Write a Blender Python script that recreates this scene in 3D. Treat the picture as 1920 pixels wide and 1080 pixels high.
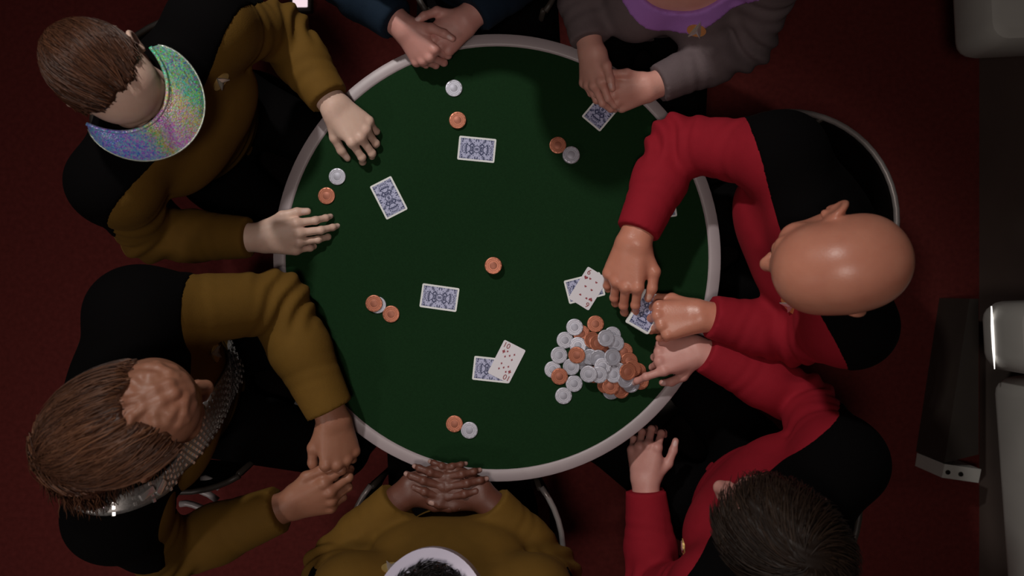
import bpy, math, random
import numpy as np
from mathutils import Vector, Matrix
from mathutils.bvhtree import BVHTree

rng = np.random.RandomState(7)
random.seed(7)
for o in list(bpy.data.objects):
    bpy.data.objects.remove(o)
scene = bpy.context.scene
C = scene.collection

# ------------------------------------------------------------------ camera
CAMZ = 2.42
FPX = 1325.0                      # focal length in pixels of the 1920 wide frame
TZ = 0.75                         # table top height
cam = bpy.data.cameras.new('camera')
cam.sensor_width = 36.0
cam.lens = FPX / 1920 * 36.0
cam.clip_start = 0.05
cam.dof.use_dof = True
cam.dof.focus_distance = 1.58
cam.dof.aperture_fstop = 3.2
camo = bpy.data.objects.new('camera', cam)
camo.location = (0, 0, CAMZ)
C.objects.link(camo)
scene.camera = camo

# ------------------------------------------------------------------ light
world = bpy.data.worlds.new('world')
scene.world = world
world.use_nodes = True
world.node_tree.nodes['Background'].inputs[0].default_value = (0.9, 0.75, 0.75, 1)
world.node_tree.nodes['Background'].inputs[1].default_value = 0.022

def aim(o, target):
    d = Vector(target) - o.location
    o.rotation_euler = d.to_track_quat('-Z', 'Y').to_euler()

kl = bpy.data.lights.new('key_spot', 'SPOT')
kl.energy = 160
kl.color = (1.0, 0.95, 0.90)
kl.shadow_soft_size = 0.07
kl.spot_size = math.radians(44)
kl.spot_blend = 0.9
ko = bpy.data.objects.new('key_spot', kl)
ko.location = (-.98, 1.78, 3.05)
C.objects.link(ko)
aim(ko, (-0.06, 0.16, 0.8))

ol = bpy.data.lights.new('ceiling_lamp', 'AREA')
ol.shape = 'DISK'
ol.size = 0.30
ol.energy = 5.2
ol.spread = math.radians(140)
ol.color = (1.0, 0.88, 0.80)
oo = bpy.data.objects.new('ceiling_lamp', ol)
oo.location = (-0.12, -0.22, 2.95)
C.objects.link(oo)
aim(oo, (0.0, 0.0, 0.8))

cl = bpy.data.lights.new('side_lamp', 'AREA')
cl.shape = 'DISK'; cl.size = 0.25; cl.energy = 3.2; cl.spread = math.radians(110); cl.color = (1.0, 0.88, 0.82)
co = bpy.data.objects.new('side_lamp', cl); co.location = (-1.75, -1.15, 2.5)
C.objects.link(co); aim(co, (-1.1, -0.75, 0.0))

scene.view_settings.view_transform = 'Standard'
scene.view_settings.look = 'None'
scene.view_settings.exposure = 0.0
scene.view_settings.gamma = 1.0
scene.view_settings.use_curve_mapping = False

# ------------------------------------------------------------------ helpers
def P(px, py, z):
    D = CAMZ - z
    return np.array([(px - 960) / FPX * D, -(py - 540) / FPX * D, z])

def unit(v):
    v = np.asarray(v, float)
    n = np.linalg.norm(v)
    return v / n if n > 1e-9 else v

def rot_about(v, axis, ang):
    axis = unit(axis); v = np.asarray(v, float)
    return v * math.cos(ang) + np.cross(axis, v) * math.sin(ang) + axis * np.dot(axis, v) * (1 - math.cos(ang))

# ---- materials
MATS = {}
def mat(name, color, rough=0.6, metal=0.0, spec=0.5, noise=None, bump=None, sheen=0.0, sss=0.0, coat=0.0):
    m = bpy.data.materials.new(name)
    m.use_nodes = True
    nt = m.node_tree
    b = nt.nodes['Principled BSDF']
    b.inputs['Base Color'].default_value = (*color, 1)
    b.inputs['Roughness'].default_value = rough
    b.inputs['Metallic'].default_value = metal
    b.inputs['Specular IOR Level'].default_value = spec
    b.inputs['Coat Weight'].default_value = coat
    if sheen:
        b.inputs['Sheen Weight'].default_value = sheen
        b.inputs['Sheen Tint'].default_value = (*[min(1, c * 3) for c in color], 1)
    if sss:
        b.inputs['Subsurface Weight'].default_value = sss
        b.inputs['Subsurface Radius'].default_value = (0.012, 0.004, 0.002)
        b.inputs['Subsurface Scale'].default_value = 0.5
    tc = nt.nodes.new('ShaderNodeTexCoord')
    if noise:
        sc, amt = noise
        n = nt.nodes.new('ShaderNodeTexNoise'); n.inputs['Scale'].default_value = sc
        n.inputs['Detail'].default_value = 4
        nt.links.new(tc.outputs['Object'], n.inputs['Vector'])
        mx = nt.nodes.new('ShaderNodeMix'); mx.data_type = 'RGBA'
        mx.inputs[6].default_value = (*[c * (1 - amt) for c in color], 1)
        mx.inputs[7].default_value = (*[min(1, c * (1 + amt)) for c in color], 1)
        nt.links.new(n.outputs['Fac'], mx.inputs[0])
        nt.links.new(mx.outputs[2], b.inputs['Base Color'])
    if bump:
        sc, st = bump
        n = nt.nodes.new('ShaderNodeTexNoise'); n.inputs['Scale'].default_value = sc
        n.inputs['Detail'].default_value = 3
        nt.links.new(tc.outputs['Object'], n.inputs['Vector'])
        bp = nt.nodes.new('ShaderNodeBump'); bp.inputs['Strength'].default_value = st
        bp.inputs['Distance'].default_value = 0.002
        nt.links.new(n.outputs['Fac'], bp.inputs['Height'])
        nt.links.new(bp.outputs['Normal'], b.inputs['Normal'])
    MATS[name] = m
    return m

def skin_mat(name, color, nail, rough=0.48):
    m = mat(name, color, rough, sss=0.12, bump=(260, 0.12))
    nt = m.node_tree; b = nt.nodes['Principled BSDF']
    tc = nt.nodes.new('ShaderNodeTexCoord')
    n = nt.nodes.new('ShaderNodeTexNoise'); n.inputs['Scale'].default_value = 26; n.inputs['Detail'].default_value = 5
    nt.links.new(tc.outputs['Object'], n.inputs['Vector'])
    mx = nt.nodes.new('ShaderNodeMix'); mx.data_type = 'RGBA'
    mx.inputs[6].default_value = (color[0] * 0.86, color[1] * 0.76, color[2] * 0.74, 1)
    mx.inputs[7].default_value = (min(1, color[0] * 1.12), color[1] * 1.2, color[2] * 1.2, 1)
    nt.links.new(n.outputs['Fac'], mx.inputs[0])
    at = nt.nodes.new('ShaderNodeAttribute'); at.attribute_name = 'nail'
    m2 = nt.nodes.new('ShaderNodeMix'); m2.data_type = 'RGBA'
    nt.links.new(at.outputs['Fac'], m2.inputs[0])
    nt.links.new(mx.outputs[2], m2.inputs[6])
    m2.inputs[7].default_value = (*nail, 1)
    nt.links.new(m2.outputs[2], b.inputs['Base Color'])
    return m

def hair_mat(name, dark, light, rough=0.38):
    m = mat(name, dark, rough, spec=0.35)
    nt = m.node_tree; b = nt.nodes['Principled BSDF']
    at = nt.nodes.new('ShaderNodeAttribute'); at.attribute_name = 'tone'
    mx = nt.nodes.new('ShaderNodeMix'); mx.data_type = 'RGBA'
    mx.inputs[6].default_value = (*dark, 1); mx.inputs[7].default_value = (*light, 1)
    nt.links.new(at.outputs['Fac'], mx.inputs[0])
    nt.links.new(mx.outputs[2], b.inputs['Base Color'])
    return m

# ---- mesh from numpy
def np_mesh(name, V, Q, smooth=True, attr=None):
    me = bpy.data.meshes.new(name)
    V = np.ascontiguousarray(V, np.float32); Q = np.ascontiguousarray(Q, np.int32)
    n = Q.shape[1]
    me.vertices.add(len(V)); me.vertices.foreach_set('co', V.ravel())
    me.loops.add(Q.size); me.loops.foreach_set('vertex_index', Q.ravel())
    me.polygons.add(len(Q))
    me.polygons.foreach_set('loop_start', np.arange(0, Q.size, n, dtype=np.int32))
    try:
        me.polygons.foreach_set('loop_total', np.full(len(Q), n, np.int32))
    except Exception:
        pass
    me.polygons.foreach_set('use_smooth', np.full(len(Q), smooth, bool))
    me.update(calc_edges=True)
    if attr:
        for k, a in attr.items():
            at = me.attributes.new(k, 'FLOAT', 'POINT')
            at.data.foreach_set('value', np.ascontiguousarray(a, np.float32))
    return me

def link(name, me, m=None, parent=None):
    o = bpy.data.objects.new(name, me)
    C.objects.link(o)
    if m is not None:
        me.materials.clear(); me.materials.append(m)
    if parent is not None:
        o.parent = parent
    return o

def tag(o, label=None, cat=None, group=None, kind=None):
    if label: o['label'] = label
    if cat: o['category'] = cat
    if group: o['group'] = group
    if kind: o['kind'] = kind
    return o

def empty(name, loc=(0, 0, 0), rz=0):
    o = bpy.data.objects.new(name, None)
    o.empty_display_size = 0.05
    o.location = loc; o.rotation_euler = (0, 0, rz)
    C.objects.link(o)
    return o

class MB:
    """collects simple shapes into one mesh"""
    def __init__(s): s.v = []; s.f = []
    def add(s, v, f):
        n = len(s.v); s.v += [tuple(map(float, p)) for p in v]; s.f += [tuple(i + n for i in q) for q in f]; return s
    def box(s, c, size, M=None, bev=0.0):
        hx, hy, hz = [q / 2 for q in size]
        if bev <= 0:
            v = [(x, y, z) for x in (-hx, hx) for y in (-hy, hy) for z in (-hz, hz)]
            f = [(0, 1, 3, 2), (4, 6, 7, 5), (0, 4, 5, 1), (2, 3, 7, 6), (0, 2, 6, 4), (1, 5, 7, 3)]
        else:
            # rounded-corner prism with chamfered top and bottom
            def ring(dx, z):
                r = max(bev - dx, 1e-4); pts = []
                for (sx, sy, a0) in ((1, 1, 0), (-1, 1, 90), (-1, -1, 180), (1, -1, 270)):
                    for k in range(5):
                        a = math.radians(a0 + k * 22.5)
                        pts.append((sx * (hx - bev) + r * math.cos(a), sy * (hy - bev) + r * math.sin(a), z))
                return pts
            e = min(bev * 0.6, hz * 0.9)
            rs = [ring(e, -hz), ring(e * 0.3, -hz + e * 0.3), ring(0, -hz + e), ring(0, hz - e), ring(e * 0.3, hz - e * 0.3), ring(e, hz)]
            v = [p for r in rs for p in r]; n = 20; f = []
            for k in range(len(rs) - 1):
                for i in range(n):
                    j = (i + 1) % n
                    f.append((k * n + i, k * n + j, (k + 1) * n + j, (k + 1) * n + i))
            f.append(tuple(reversed(range(n)))); f.append(tuple(range((len(rs) - 1) * n, len(rs) * n)))
        v = [np.asarray(p, float) for p in v]
        if M is not None: v = [np.asarray(M) @ p for p in v]
        return s.add([p + np.asarray(c, float) for p in v], f)
    def lathe(s, prof, seg=32, c=(0, 0, 0), a0=0.0, a1=2 * math.pi):
        full = abs(a1 - a0 - 2 * math.pi) < 1e-6
        n = seg if full else seg + 1
        v = []
        for (r, z) in prof:
            for i in range(n):
                a = a0 + (a1 - a0) * i / seg
                v.append((c[0] + r * math.cos(a), c[1] + r * math.sin(a), c[2] + z))
        f = []
        for k in range(len(prof) - 1):
            for i in range(seg):
                j = (i + 1) % n
                f.append((k * n + i, k * n + j, (k + 1) * n + j, (k + 1) * n + i))
        return s.add(v, f)
    def tube(s, pts, r, seg=8, closed=False, flat=1.0):
        pts = [np.asarray(p, float) for p in pts]; n = len(pts)
        rr = r if isinstance(r, (list, tuple)) else [r] * n
        v = []; f = []; up = np.array([0, 0, 1.0])
        for i, p in enumerate(pts):
            a = pts[(i - 1) % n] if (closed or i > 0) else p
            b = pts[(i + 1) % n] if (closed or i < n - 1) else p
            t = unit(b - a)
            u = up if abs(np.dot(t, up)) < 0.95 else np.array([1.0, 0, 0])
            x = unit(np.cross(t, u)); y = np.cross(x, t)
            for k in range(seg):
                an = 2 * math.pi * k / seg
                v.append(p + rr[i] * (x * math.cos(an) + y * math.sin(an) * flat))
        m = n if closed else n - 1
        for i in range(m):
            i2 = (i + 1) % n
            for k in range(seg):
                k2 = (k + 1) % seg
                f.append((i * seg + k, i * seg + k2, i2 * seg + k2, i2 * seg + k))
        if not closed:
            f.append(tuple(reversed(range(seg)))); f.append(tuple(range((n - 1) * seg, n * seg)))
        return s.add(v, f)
    def prism(s, poly, z0, z1):
        n = len(poly)
        v = [(x, y, z0) for x, y in poly] + [(x, y, z1) for x, y in poly]
        f = [tuple(reversed(range(n))), tuple(range(n, 2 * n))] + [(i, (i + 1) % n, n + (i + 1) % n, n + i) for i in range(n)]
        return s.add(v, f)
    def mesh(s, name, smooth=False, angle=None):
        me = bpy.data.meshes.new(name)
        me.from_pydata(s.v, [], s.f)
        me.update()
        if smooth:
            me.polygons.foreach_set('use_smooth', [True] * len(me.polygons))
            if angle:
                try: me.set_sharp_from_angle(angle=math.radians(angle))
                except Exception: pass
        return me
    def build(s, name, m, parent=None, smooth=False, angle=35):
        return link(name, s.mesh(name, smooth, angle), m, parent)

# ------------------------------------------------------------------ signed distance modelling
def rc(a, b, ra, rb, k=0.02, op='u'):
    return dict(t='rc', a=np.asarray(a, float), b=np.asarray(b, float), ra=ra, rb=rb, k=k, op=op)
def el(c, r, R=None, k=0.02, op='u'):
    return dict(t='el', c=np.asarray(c, float), r=np.asarray(r, float), R=np.eye(3) if R is None else np.asarray(R, float), k=k, op=op)

def pbox(p):
    if p['t'] == 'rc':
        return np.minimum(p['a'] - p['ra'], p['b'] - p['rb']), np.maximum(p['a'] + p['ra'], p['b'] + p['rb'])
    e = np.sqrt(((p['R'] * p['r'][None, :]) ** 2).sum(1))
    return p['c'] - e, p['c'] + e

def smin(a, b, k):
    if k <= 1e-6: return np.minimum(a, b)
    h = np.maximum(k - np.abs(a - b), 0) / k
    return np.minimum(a, b) - h * h * (k * 0.25)

class Field:
    def __init__(s, lo, hi, h):
        s.h = h; s.lo = np.asarray(lo, float)
        n = np.ceil((np.asarray(hi, float) - s.lo) / h).astype(int) + 1
        s.ax = [(s.lo[i] + h * np.arange(n[i])).astype(np.float32) for i in range(3)]
        s.D = np.full(tuple(n), 1.0, np.float32)
    @classmethod
    def around(cls, prims, h, pad=0.03):
        b = [pbox(p) for p in prims if p['op'] == 'u']
        return cls(np.min([x[0] for x in b], 0) - pad, np.max([x[1] for x in b], 0) + pad, h)
    def sl(s, lo, hi):
        out = []
        for i in range(3):
            a = max(0, int((lo[i] - s.lo[i]) / s.h)); b = min(len(s.ax[i]), int((hi[i] - s.lo[i]) / s.h) + 2)
            if b <= a: return None
            out.append(slice(a, b))
        return tuple(out)
    def xyz(s, sl):
        return s.ax[0][sl[0]][:, None, None], s.ax[1][sl[1]][None, :, None], s.ax[2][sl[2]][None, None, :]
    def dist(s, p, sl):
        X, Y, Z = s.xyz(sl)
        if p['t'] == 'rc':
            a, b = p['a'], p['b']; ba = b - a; L = max(float(ba @ ba), 1e-12)
            x, y, z = X - a[0], Y - a[1], Z - a[2]
            t = np.clip((x * ba[0] + y * ba[1] + z * ba[2]) / L, 0, 1)
            return np.sqrt((x - t * ba[0]) ** 2 + (y - t * ba[1]) ** 2 + (z - t * ba[2]) ** 2) - (p['ra'] + (p['rb'] - p['ra']) * t)
        x, y, z = X - p['c'][0], Y - p['c'][1], Z - p['c'][2]
        R, r = p['R'], p['r']
        q = [(x * R[0, i] + y * R[1, i] + z * R[2, i]) / r[i] for i in range(3)]
        k0 = np.sqrt(q[0] ** 2 + q[1] ** 2 + q[2] ** 2)
        k1 = np.sqrt((q[0] / r[0]) ** 2 + (q[1] / r[1]) ** 2 + (q[2] / r[2]) ** 2) + 1e-9
        return k0 * (k0 - 1) / k1
    def add(s, p, margin=0.045):
        lo, hi = pbox(p); sl = s.sl(lo - margin, hi + margin)
        if sl is None: return s
        d = s.dist(p, sl).astype(np.float32)
        if p['op'] == 'u': s.D[sl] = smin(s.D[sl], d, p['k'])
        else: s.D[sl] = -smin(-s.D[sl], d, p['k'])
        return s
    def addall(s, ps):
        for p in ps: s.add(p)
        return s

def surface_nets(D, lo, h, iso=0.0):
    S = D < iso
    c = [S[i:S.shape[0] - 1 + i, j:S.shape[1] - 1 + j, k:S.shape[2] - 1 + k] for i in (0, 1) for j in (0, 1) for k in (0, 1)]
    allin = c[0].copy(); anyin = c[0].copy()
    for q in c[1:]: allin &= q; anyin |= q
    act = anyin & ~allin
    I = np.argwhere(act)
    if len(I) == 0: return np.zeros((0, 3)), np.zeros((0, 4), int)
    vid = np.full(act.shape, -1, np.int32); vid[act] = np.arange(len(I))
    off = np.array([(i, j, k) for i in (0, 1) for j in (0, 1) for k in (0, 1)])
    vals = np.stack([D[I[:, 0] + o[0], I[:, 1] + o[1], I[:, 2] + o[2]] for o in off], 1) - iso
    acc = np.zeros((len(I), 3)); cnt = np.zeros(len(I))
    for a in range(8):
        for b in range(a + 1, 8):
            if np.abs(off[a] - off[b]).sum() != 1: continue
            va, vb = vals[:, a], vals[:, b]
            m = (va < 0) != (vb < 0)
            t = np.where(m, va / np.where(m, va - vb, 1), 0)
            acc += np.where(m[:, None], off[a] + t[:, None] * (off[b] - off[a]), 0); cnt += m
    V = lo + h * (I + acc / cnt[:, None])
    quads = []
    for ax in range(3):
        u, v = (ax + 1) % 3, (ax + 2) % 3
        s0 = [slice(None)] * 3; s1 = [slice(None)] * 3
        s0[ax] = slice(0, -1); s1[ax] = slice(1, None)
        A, B = S[tuple(s0)], S[tuple(s1)]
        E = np.argwhere(A != B)
        ok = (E[:, u] >= 1) & (E[:, v] >= 1) & (E[:, u] < S.shape[u] - 1) & (E[:, v] < S.shape[v] - 1)
        E = E[ok]
        if len(E) == 0: continue
        ins = A[E[:, 0], E[:, 1], E[:, 2]]
        def g(du, dv):
            T = E.copy(); T[:, u] -= du; T[:, v] -= dv
            return vid[T[:, 0], T[:, 1], T[:, 2]]
        q = np.stack([g(1, 1), g(0, 1), g(0, 0), g(1, 0)], 1)
        q[~ins] = q[~ins][:, ::-1]
        quads.append(q)
    Q = np.concatenate(quads)
    Q = Q[(Q >= 0).all(1)]
    return V, Q

def join(parts):
    V = []; Q = []; n = 0
    for v, q in parts:
        V.append(v); Q.append(q + n); n += len(v)
    return np.concatenate(V), np.concatenate(Q)

# ------------------------------------------------------------------ hands
LEN = [(.043, .027, .022), (.048, .031, .023), (.044, .029, .023), (.034, .021, .020)]
RAD = [(.0098, .0088, .0074), (.0101, .0090, .0076), (.0095, .0085, .0072), (.0084, .0074, .0064)]
def hand_field(hd, elbow, h=0.0026):
    """returns verts, quads, nail weights. hd: side, W, fwd, dors, curls, spread, thumb, s"""
    s = hd.get('s', 1.0); t = -1.0 if hd['side'] == 'R' else 1.0
    W = np.asarray(hd['W'], float)
    y = unit(hd['fwd']); z0 = np.asarray(hd.get('dors', (0, 0, 1)), float)
    z = unit(z0 - y * (z0 @ y)); x = np.cross(y, z)
    Fm = np.stack([x, y, z], 1)
    def L(p): return W + Fm @ (np.asarray(p, float) * s)
    mcp = [(t * .031, .090, .003), (t * .0085, .095, .006), (-t * .0135, .090, .004), (-t * .034, .080, -.002)]
    palm = []
    roots = [(t * .014, .012, 0), (t * .004, .01, .001), (-t * .006, .01, .001), (-t * .014, .012, -.001)]
    for r_, m_ in zip(roots, mcp):
        palm.append(rc(L(r_), L(m_), .0165 * s, .0118 * s, .016 * s))
    for m_ in mcp:                                            # knuckle heads
        palm.append(el(L((m_[0], m_[1], m_[2] + .003)), np.array([.0095, .010, .0105]) * s, Fm, .006 * s))
    # fleshy heel of the palm
    palm.append(rc(L((t * .020, .022, -.010)), L((t * .030, .058, -.012)), .0175 * s, .0125 * s, .018 * s))
    palm.append(rc(L((-t * .020, .018, -.008)), L((-t * .028, .062, -.010)), .0150 * s, .0120 * s, .018 * s))
    e = np.asarray(elbow, float)
    back = unit(W - e)
    fl = Fm.copy()
    palm.append(rc(W - back * .13 * s, W - back * .03, .037 * s, .0285 * s, .02))
    for sx in (-1, 1):
        palm.append(rc(W - back * .05 * s + x * sx * .008, L((sx * .010, .004, 0)), .022 * s, .0185 * s, .02))
    fingers = []; nails = []
    for i in range(4):
        a = hd['curls'][i]
        yaw = hd.get('spread', 0.06) * (1.5 - i) * -t + hd.get('yaw', 0.0)
        base = np.asarray(mcp[i], float)
        fy = np.array([math.sin(-yaw), math.cos(yaw), 0])
        p = base.copy(); ang = hd.get('pitch', 0.0); ch = []
        for k in range(3):
            ang += math.radians(a[k])
            d = fy * math.cos(ang) + np.array([0, 0, -1]) * math.sin(ang)
            q = p + d * LEN[i][k] * (1.0 if k < 2 else 0.75)
            r0 = RAD[i][k]; r1 = RAD[i][min(k + 1, 2)] * (1.0 if k < 2 else 0.86)
            ch.append(rc(L(p), L(q), r0 * s, r1 * s, .004 * s))
            if k > 0: ch.append(el(L(p + np.array([0, 0, .001])), np.array([1, 1, 1]) * r0 * .99 * s, Fm, .004 * s))
            nrm = fy * math.sin(ang) + np.array([0, 0, 1]) * math.cos(ang)
            if k == 2: nails.append((L(p + d * LEN[i][2] * .62 + nrm * RAD[i][2] * .85), Fm @ d, Fm @ nrm, Fm @ np.cross(d, nrm)))
            p = q
        fingers.append(ch)
    th = hd.get('thumb', ((.75, .65, -.25), (.45, .85, -.2), (.25, .95, -.2)))
    p = np.array([t * .024, .022, -.008]); ch = []
    for k, (ln, r0, r1) in enumerate(((.042, .0150, .0115), (.034, .0112, .0098), (.024, .0098, .0080))):
        d = unit((t * th[k][0], th[k][1], th[k][2])); q = p + d * ln
        ch.append(rc(L(p), L(q), r0 * s, r1 * s, .006 * s))
        if k == 2:
            nr = unit(np.array([t * .25, 0, 1.0]) - d * np.dot(d, (t * .25, 0, 1.0)))
            nails.append((L(p + d * ln * .7 + nr * .0085), Fm @ d, Fm @ nr, Fm @ np.cross(d, nr)))
        p = q
    thumb = ch
    allp = palm + [q for c in fingers for q in c] + thumb
    A = Field.around(allp, h, 0.012)
    A.addall(palm)
    B = Field.around(allp, h, 0.012)
    B.D[:] = 1.0
    for c in fingers:
        T = Field.around(allp, h, 0.012)
        T.addall(c)
        B.D = np.minimum(B.D, T.D)
    T = Field.around(allp, h, 0.012); T.addall(thumb)
    D = smin(A.D, B.D, .007 * s); D = smin(D, T.D, .008 * s)
    V, Q = surface_nets(D, A.lo, h)
    w = np.zeros(len(V))
    for c, d, n, sd in nails:
        r = V - c
        e2 = np.sqrt((r @ d / .0068) ** 2 + (r @ sd / .0056) ** 2 + (r @ n / .0045) ** 2) / s
        w = np.maximum(w, np.clip((1.12 - e2) / .22, 0, 1))
    return V, Q, w

# ------------------------------------------------------------------ heads
def head_frame(hd):
    """columns right, forward, up"""
    f = unit((hd['dir'][0], -hd['dir'][1], 0)); up = np.array([0, 0, 1.0]); r = np.cross(f, up)
    pt = math.radians(hd.get('pitch', 0)); rl = math.radians(hd.get('roll', 0))
    f2 = rot_about(f, r, -pt); u2 = rot_about(up, r, -pt)
    r2 = rot_about(r, f2, rl); u3 = rot_about(u2, f2, rl)
    return np.stack([r2, f2, u3], 1)

def head_prims(hd):
    Fm = head_frame(hd); c = np.asarray(hd['c'], float); s = hd.get('s', 1.0)
    def L(p): return c + Fm @ (np.asarray(p, float) * s)
    def e_(p, r, k=.02, op='u', R=None):
        return el(L(p), np.asarray(r, float) * s, Fm if R is None else Fm @ R, k * s, op)
    def r_(a, b, ra, rb, k=.012, op='u'): return rc(L(a), L(b), ra * s, rb * s, k * s, op)
    ps = [e_((0, -.014, .030), (.0765, .0975, .085)),
          e_((0, .036, .036), (.060, .048, .056), .03),
          e_((0, -.055, .01), (.064, .05, .06), .03),
          e_((0, .036, -.030), (.058, .050, .074), .03)]
    for q in (-1, 1):
        ps += [r_((q * .054, -.002, -.045), (q * .020, .060, -.097), .019, .017, .022),
               e_((q * .043, .054, -.020), (.023, .022, .018), .02),
               e_((q * .036, .058, -.052), (.022, .020, .026), .02),
               r_((q * .046, .070, .016), (q * .012, .084, .018), .009, .008, .014)]
    ps += [e_((0, .068, -.100), (.021, .017, .016), .016)]
    for q in (-1, 1):
        ps += [e_((q * .031, .094, -.002), (.017, .015, .011), .012, 's'),
               e_((q * .031, .0765, -.002), (.0165, .0145, .0135), .004),
               r_((q * .018, .0905, .0045), (q * .043, .083, .004), .0028, .0028, .004)]
    ps += [r_((0, .082, .010), (0, .107, -.032), .0085, .0115, .012), e_((0, .108, -.034), (.011, .010, .009), .008)]
    for q in (-1, 1):
        ps += [e_((q * .012, .096, -.037), (.0085, .011, .008), .007),
               e_((q * .0065, .104, -.0435), (.0035, .005, .004), .003, 's')]
    ps += [e_((0, .086, -.0655), (.024, .012, .0065), .006), e_((0, .085, -.0755), (.020, .012, .0075), .006),
           r_((-.022, .096, -.0705), (.022, .096, -.0705), .0016, .0016, .003, 's')]
    for q in (-1, 1):
        a = math.radians(28) * q
        R = np.array([[math.cos(a), -math.sin(a), 0], [math.sin(a), math.cos(a), 0], [0, 0, 1]])
        ps += [e_((q * .083, -.018, .000), (.0085, .021, .034), .010, 'u', R),
               e_((q * .091, -.015, .004), (.006, .012, .021), .005, 's', R),
               e_((q * .080, .001, -.006), (.006, .006, .008), .006),
               e_((q * .080, -.008, -.028), (.006, .009, .010), .006)]
    return ps, Fm, c, s, L

# ------------------------------------------------------------------ people
def build_person(sp):
    sL, sR, eL, eR, wL, wR = [np.asarray(sp[k], float) for k in ('sL', 'sR', 'eL', 'eR', 'wL', 'wR')]
    b = sp.get('b', 1.0)
    S = (sL + sR) / 2
    r = unit(sR - sL); r = unit(r * (1, 1, 0.35))
    f = unit(np.cross((0, 0, 1), r))
    H = S - f * sp.get('lean', 0.10); H[2] = 0.555
    u = unit(S - H); f2 = unit(np.cross(u, r)); Rm = np.stack([r, f2, u], 1)
    hp, Fm, hc, hs, HL = head_prims(sp['head'])
    T = lambda t: H + (S - H) * t
    def e_(c, rad, k=.05): return el(c, np.asarray(rad) * b, Rm, k)
    torso = [e_(T(0.0), (.165, .120, .105)), e_(T(.32) + f2 * sp.get('belly', 0.0), (.150, .115, .15)),
             e_(T(.66), (.166, .118, .165)), e_(T(.80) - f2 * .02, (.165, .095, .11))]
    for q in (-1, 1):
        torso.append(e_(T(.72) + f2 * .058 + r * q * .072 * b, (.085, .052, .075), .04))
    if sp.get('bust'):
        for q in (-1, 1):
            torso.append(el(T(.66) + f2 * .088 + r * q * .070, (.066, .062, .064), Rm, .03))
    neckb = S + u * .035 - f2 * .010
    necke = HL((0, -.022, -.055))
    for sh in (sL, sR):
        torso.append(rc(neckb - u * .015, sh + u * .0, .056 * b, .058 * b, .05))
        torso.append(rc(T(.80) - f2 * .02, sh - f2 * .015 - u * .03, .075 * b, .060 * b, .04))
    # arms
    def arm(sh, eb, wr, a, inner=1.0):
        ps = [el(sh - u * .008, np.array([.060, .060, .066]) * b * (a if a > 1 else 1), Rm, .04),
              rc(sh, eb, .056 * b * a, .047 * b * a, .03)]
        ps += [rc(eb, eb + (wr - eb) * .40, .046 * b * a, .047 * b * a, .02), rc(eb + (wr - eb) * .40, wr, .046 * b * a, .030 * b * a, .02)]
        return ps
    hipL, hipR = H - r * .09 * b, H + r * .09 * b
    kn = sp.get('knee', 0.40)
    fw = unit(f * (1, 1, 0))
    legs = []; feet = []
    for hip, q in ((hipL, -1), (hipR, 1)):
        k_ = hip + fw * kn + r * q * .05; k_[2] = 0.535
        an = k_ + fw * .02; an[2] = .10
        legs += [rc(hip - (0, 0, .01), k_, .085 * b, .060 * b, .04), rc(k_, an, .058 * b, .042 * b, .03)]
        feet.append([rc(an - (0, 0, .03), an + fw * .01 - (0, 0, .055), .048, .045, .02), rc(an + fw * .0 - (0, 0, .065), an + fw * .15 - (0, 0, .072), .034, .027, .02)])
    neck = [rc(neckb - u * .02, necke, .056 * hs, .054 * hs, .03)]
    # ---- body (skin): trunk + arms + legs, head and hands modelled finer, all one mesh
    bp = torso + arm(sL, eL, wL, .86) + arm(sR, eR, wR, .86) + legs
    fb = Field.around(bp, sp.get('hb', .010), .03).addall(bp)
    # shrink a little so the clothing always covers it
    parts = [surface_nets(fb.D, fb.lo, fb.h, -sp.get('shrink', .004))]
    nail = [np.zeros(len(parts[0][0]))]
    hp2 = neck + hp
    extra = sp.get('head_extra')
    if extra: hp2 = hp2 + extra(HL, Fm, hs)
    hh = sp.get('hh', .0034)
    fh = Field.around(hp2, hh, .015).addall(hp2)
    parts.append(surface_nets(fh.D, fh.lo, fh.h)); nail.append(np.zeros(len(parts[-1][0])))
    for side, eb in (('L', eL), ('R', eR)):
        hd = dict(sp['hand' + side]); hd['side'] = side; hd.setdefault('W', wL if side == 'L' else wR)
        hd.setdefault('s', sp.get('hand_s', 1.0))
        v, q, w = hand_field(hd, eb)
        parts.append((v, q)); nail.append(w)
    V, Q = join(parts)
    me = np_mesh('person', V, Q, True, {'nail': np.concatenate(nail)})
    root = link('person', me, MATS[sp['skin']])
    tag(root, sp['label'], 'person', 'people around the poker table')
    # ---- tunic
    cuff = sp.get('cuff', (.90, .90)); a = sp.get('sleeve', 1.06)
    cL = eL + (wL - eL) * cuff[0]; cR = eR + (wR - eR) * cuff[1]
    tp = torso + [rc(neckb - u * .02, neckb + (necke - neckb) * .35, .058, .060, .03)]
    fore = []
    for sh, eb, wr, c_ in ((sL, eL, wL, cL), (sR, eR, wR, cR)):
        ps = arm(sh, eb, wr, a)
        ps[-1] = rc(eb + (wr - eb) * .40, wr + (wr - eb) * .1, .047 * b * a, .0325 * b * a, .02)
        tp += ps[:2]; fore.append((ps[2:], c_, eb))
    h = sp.get('ht', .0058); full = (slice(None),) * 3
    INF = .010
    ft = Field.around(tp + fore[0][0] + fore[1][0], h, .04).addall(tp)
    for ps, c_, eb in fore:
        t2 = Field.around(tp + fore[0][0] + fore[1][0], h, .04).addall(ps)
        ax = unit(c_ - eb); X, Y, Z = t2.xyz(full)
        pl = (X - c_[0]) * ax[0] + (Y - c_[1]) * ax[1] + (Z - c_[2]) * ax[2]
        ft.D = smin(ft.D, np.maximum(t2.D, pl + INF).astype(np.float32), .025)
    D = ft.D
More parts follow.
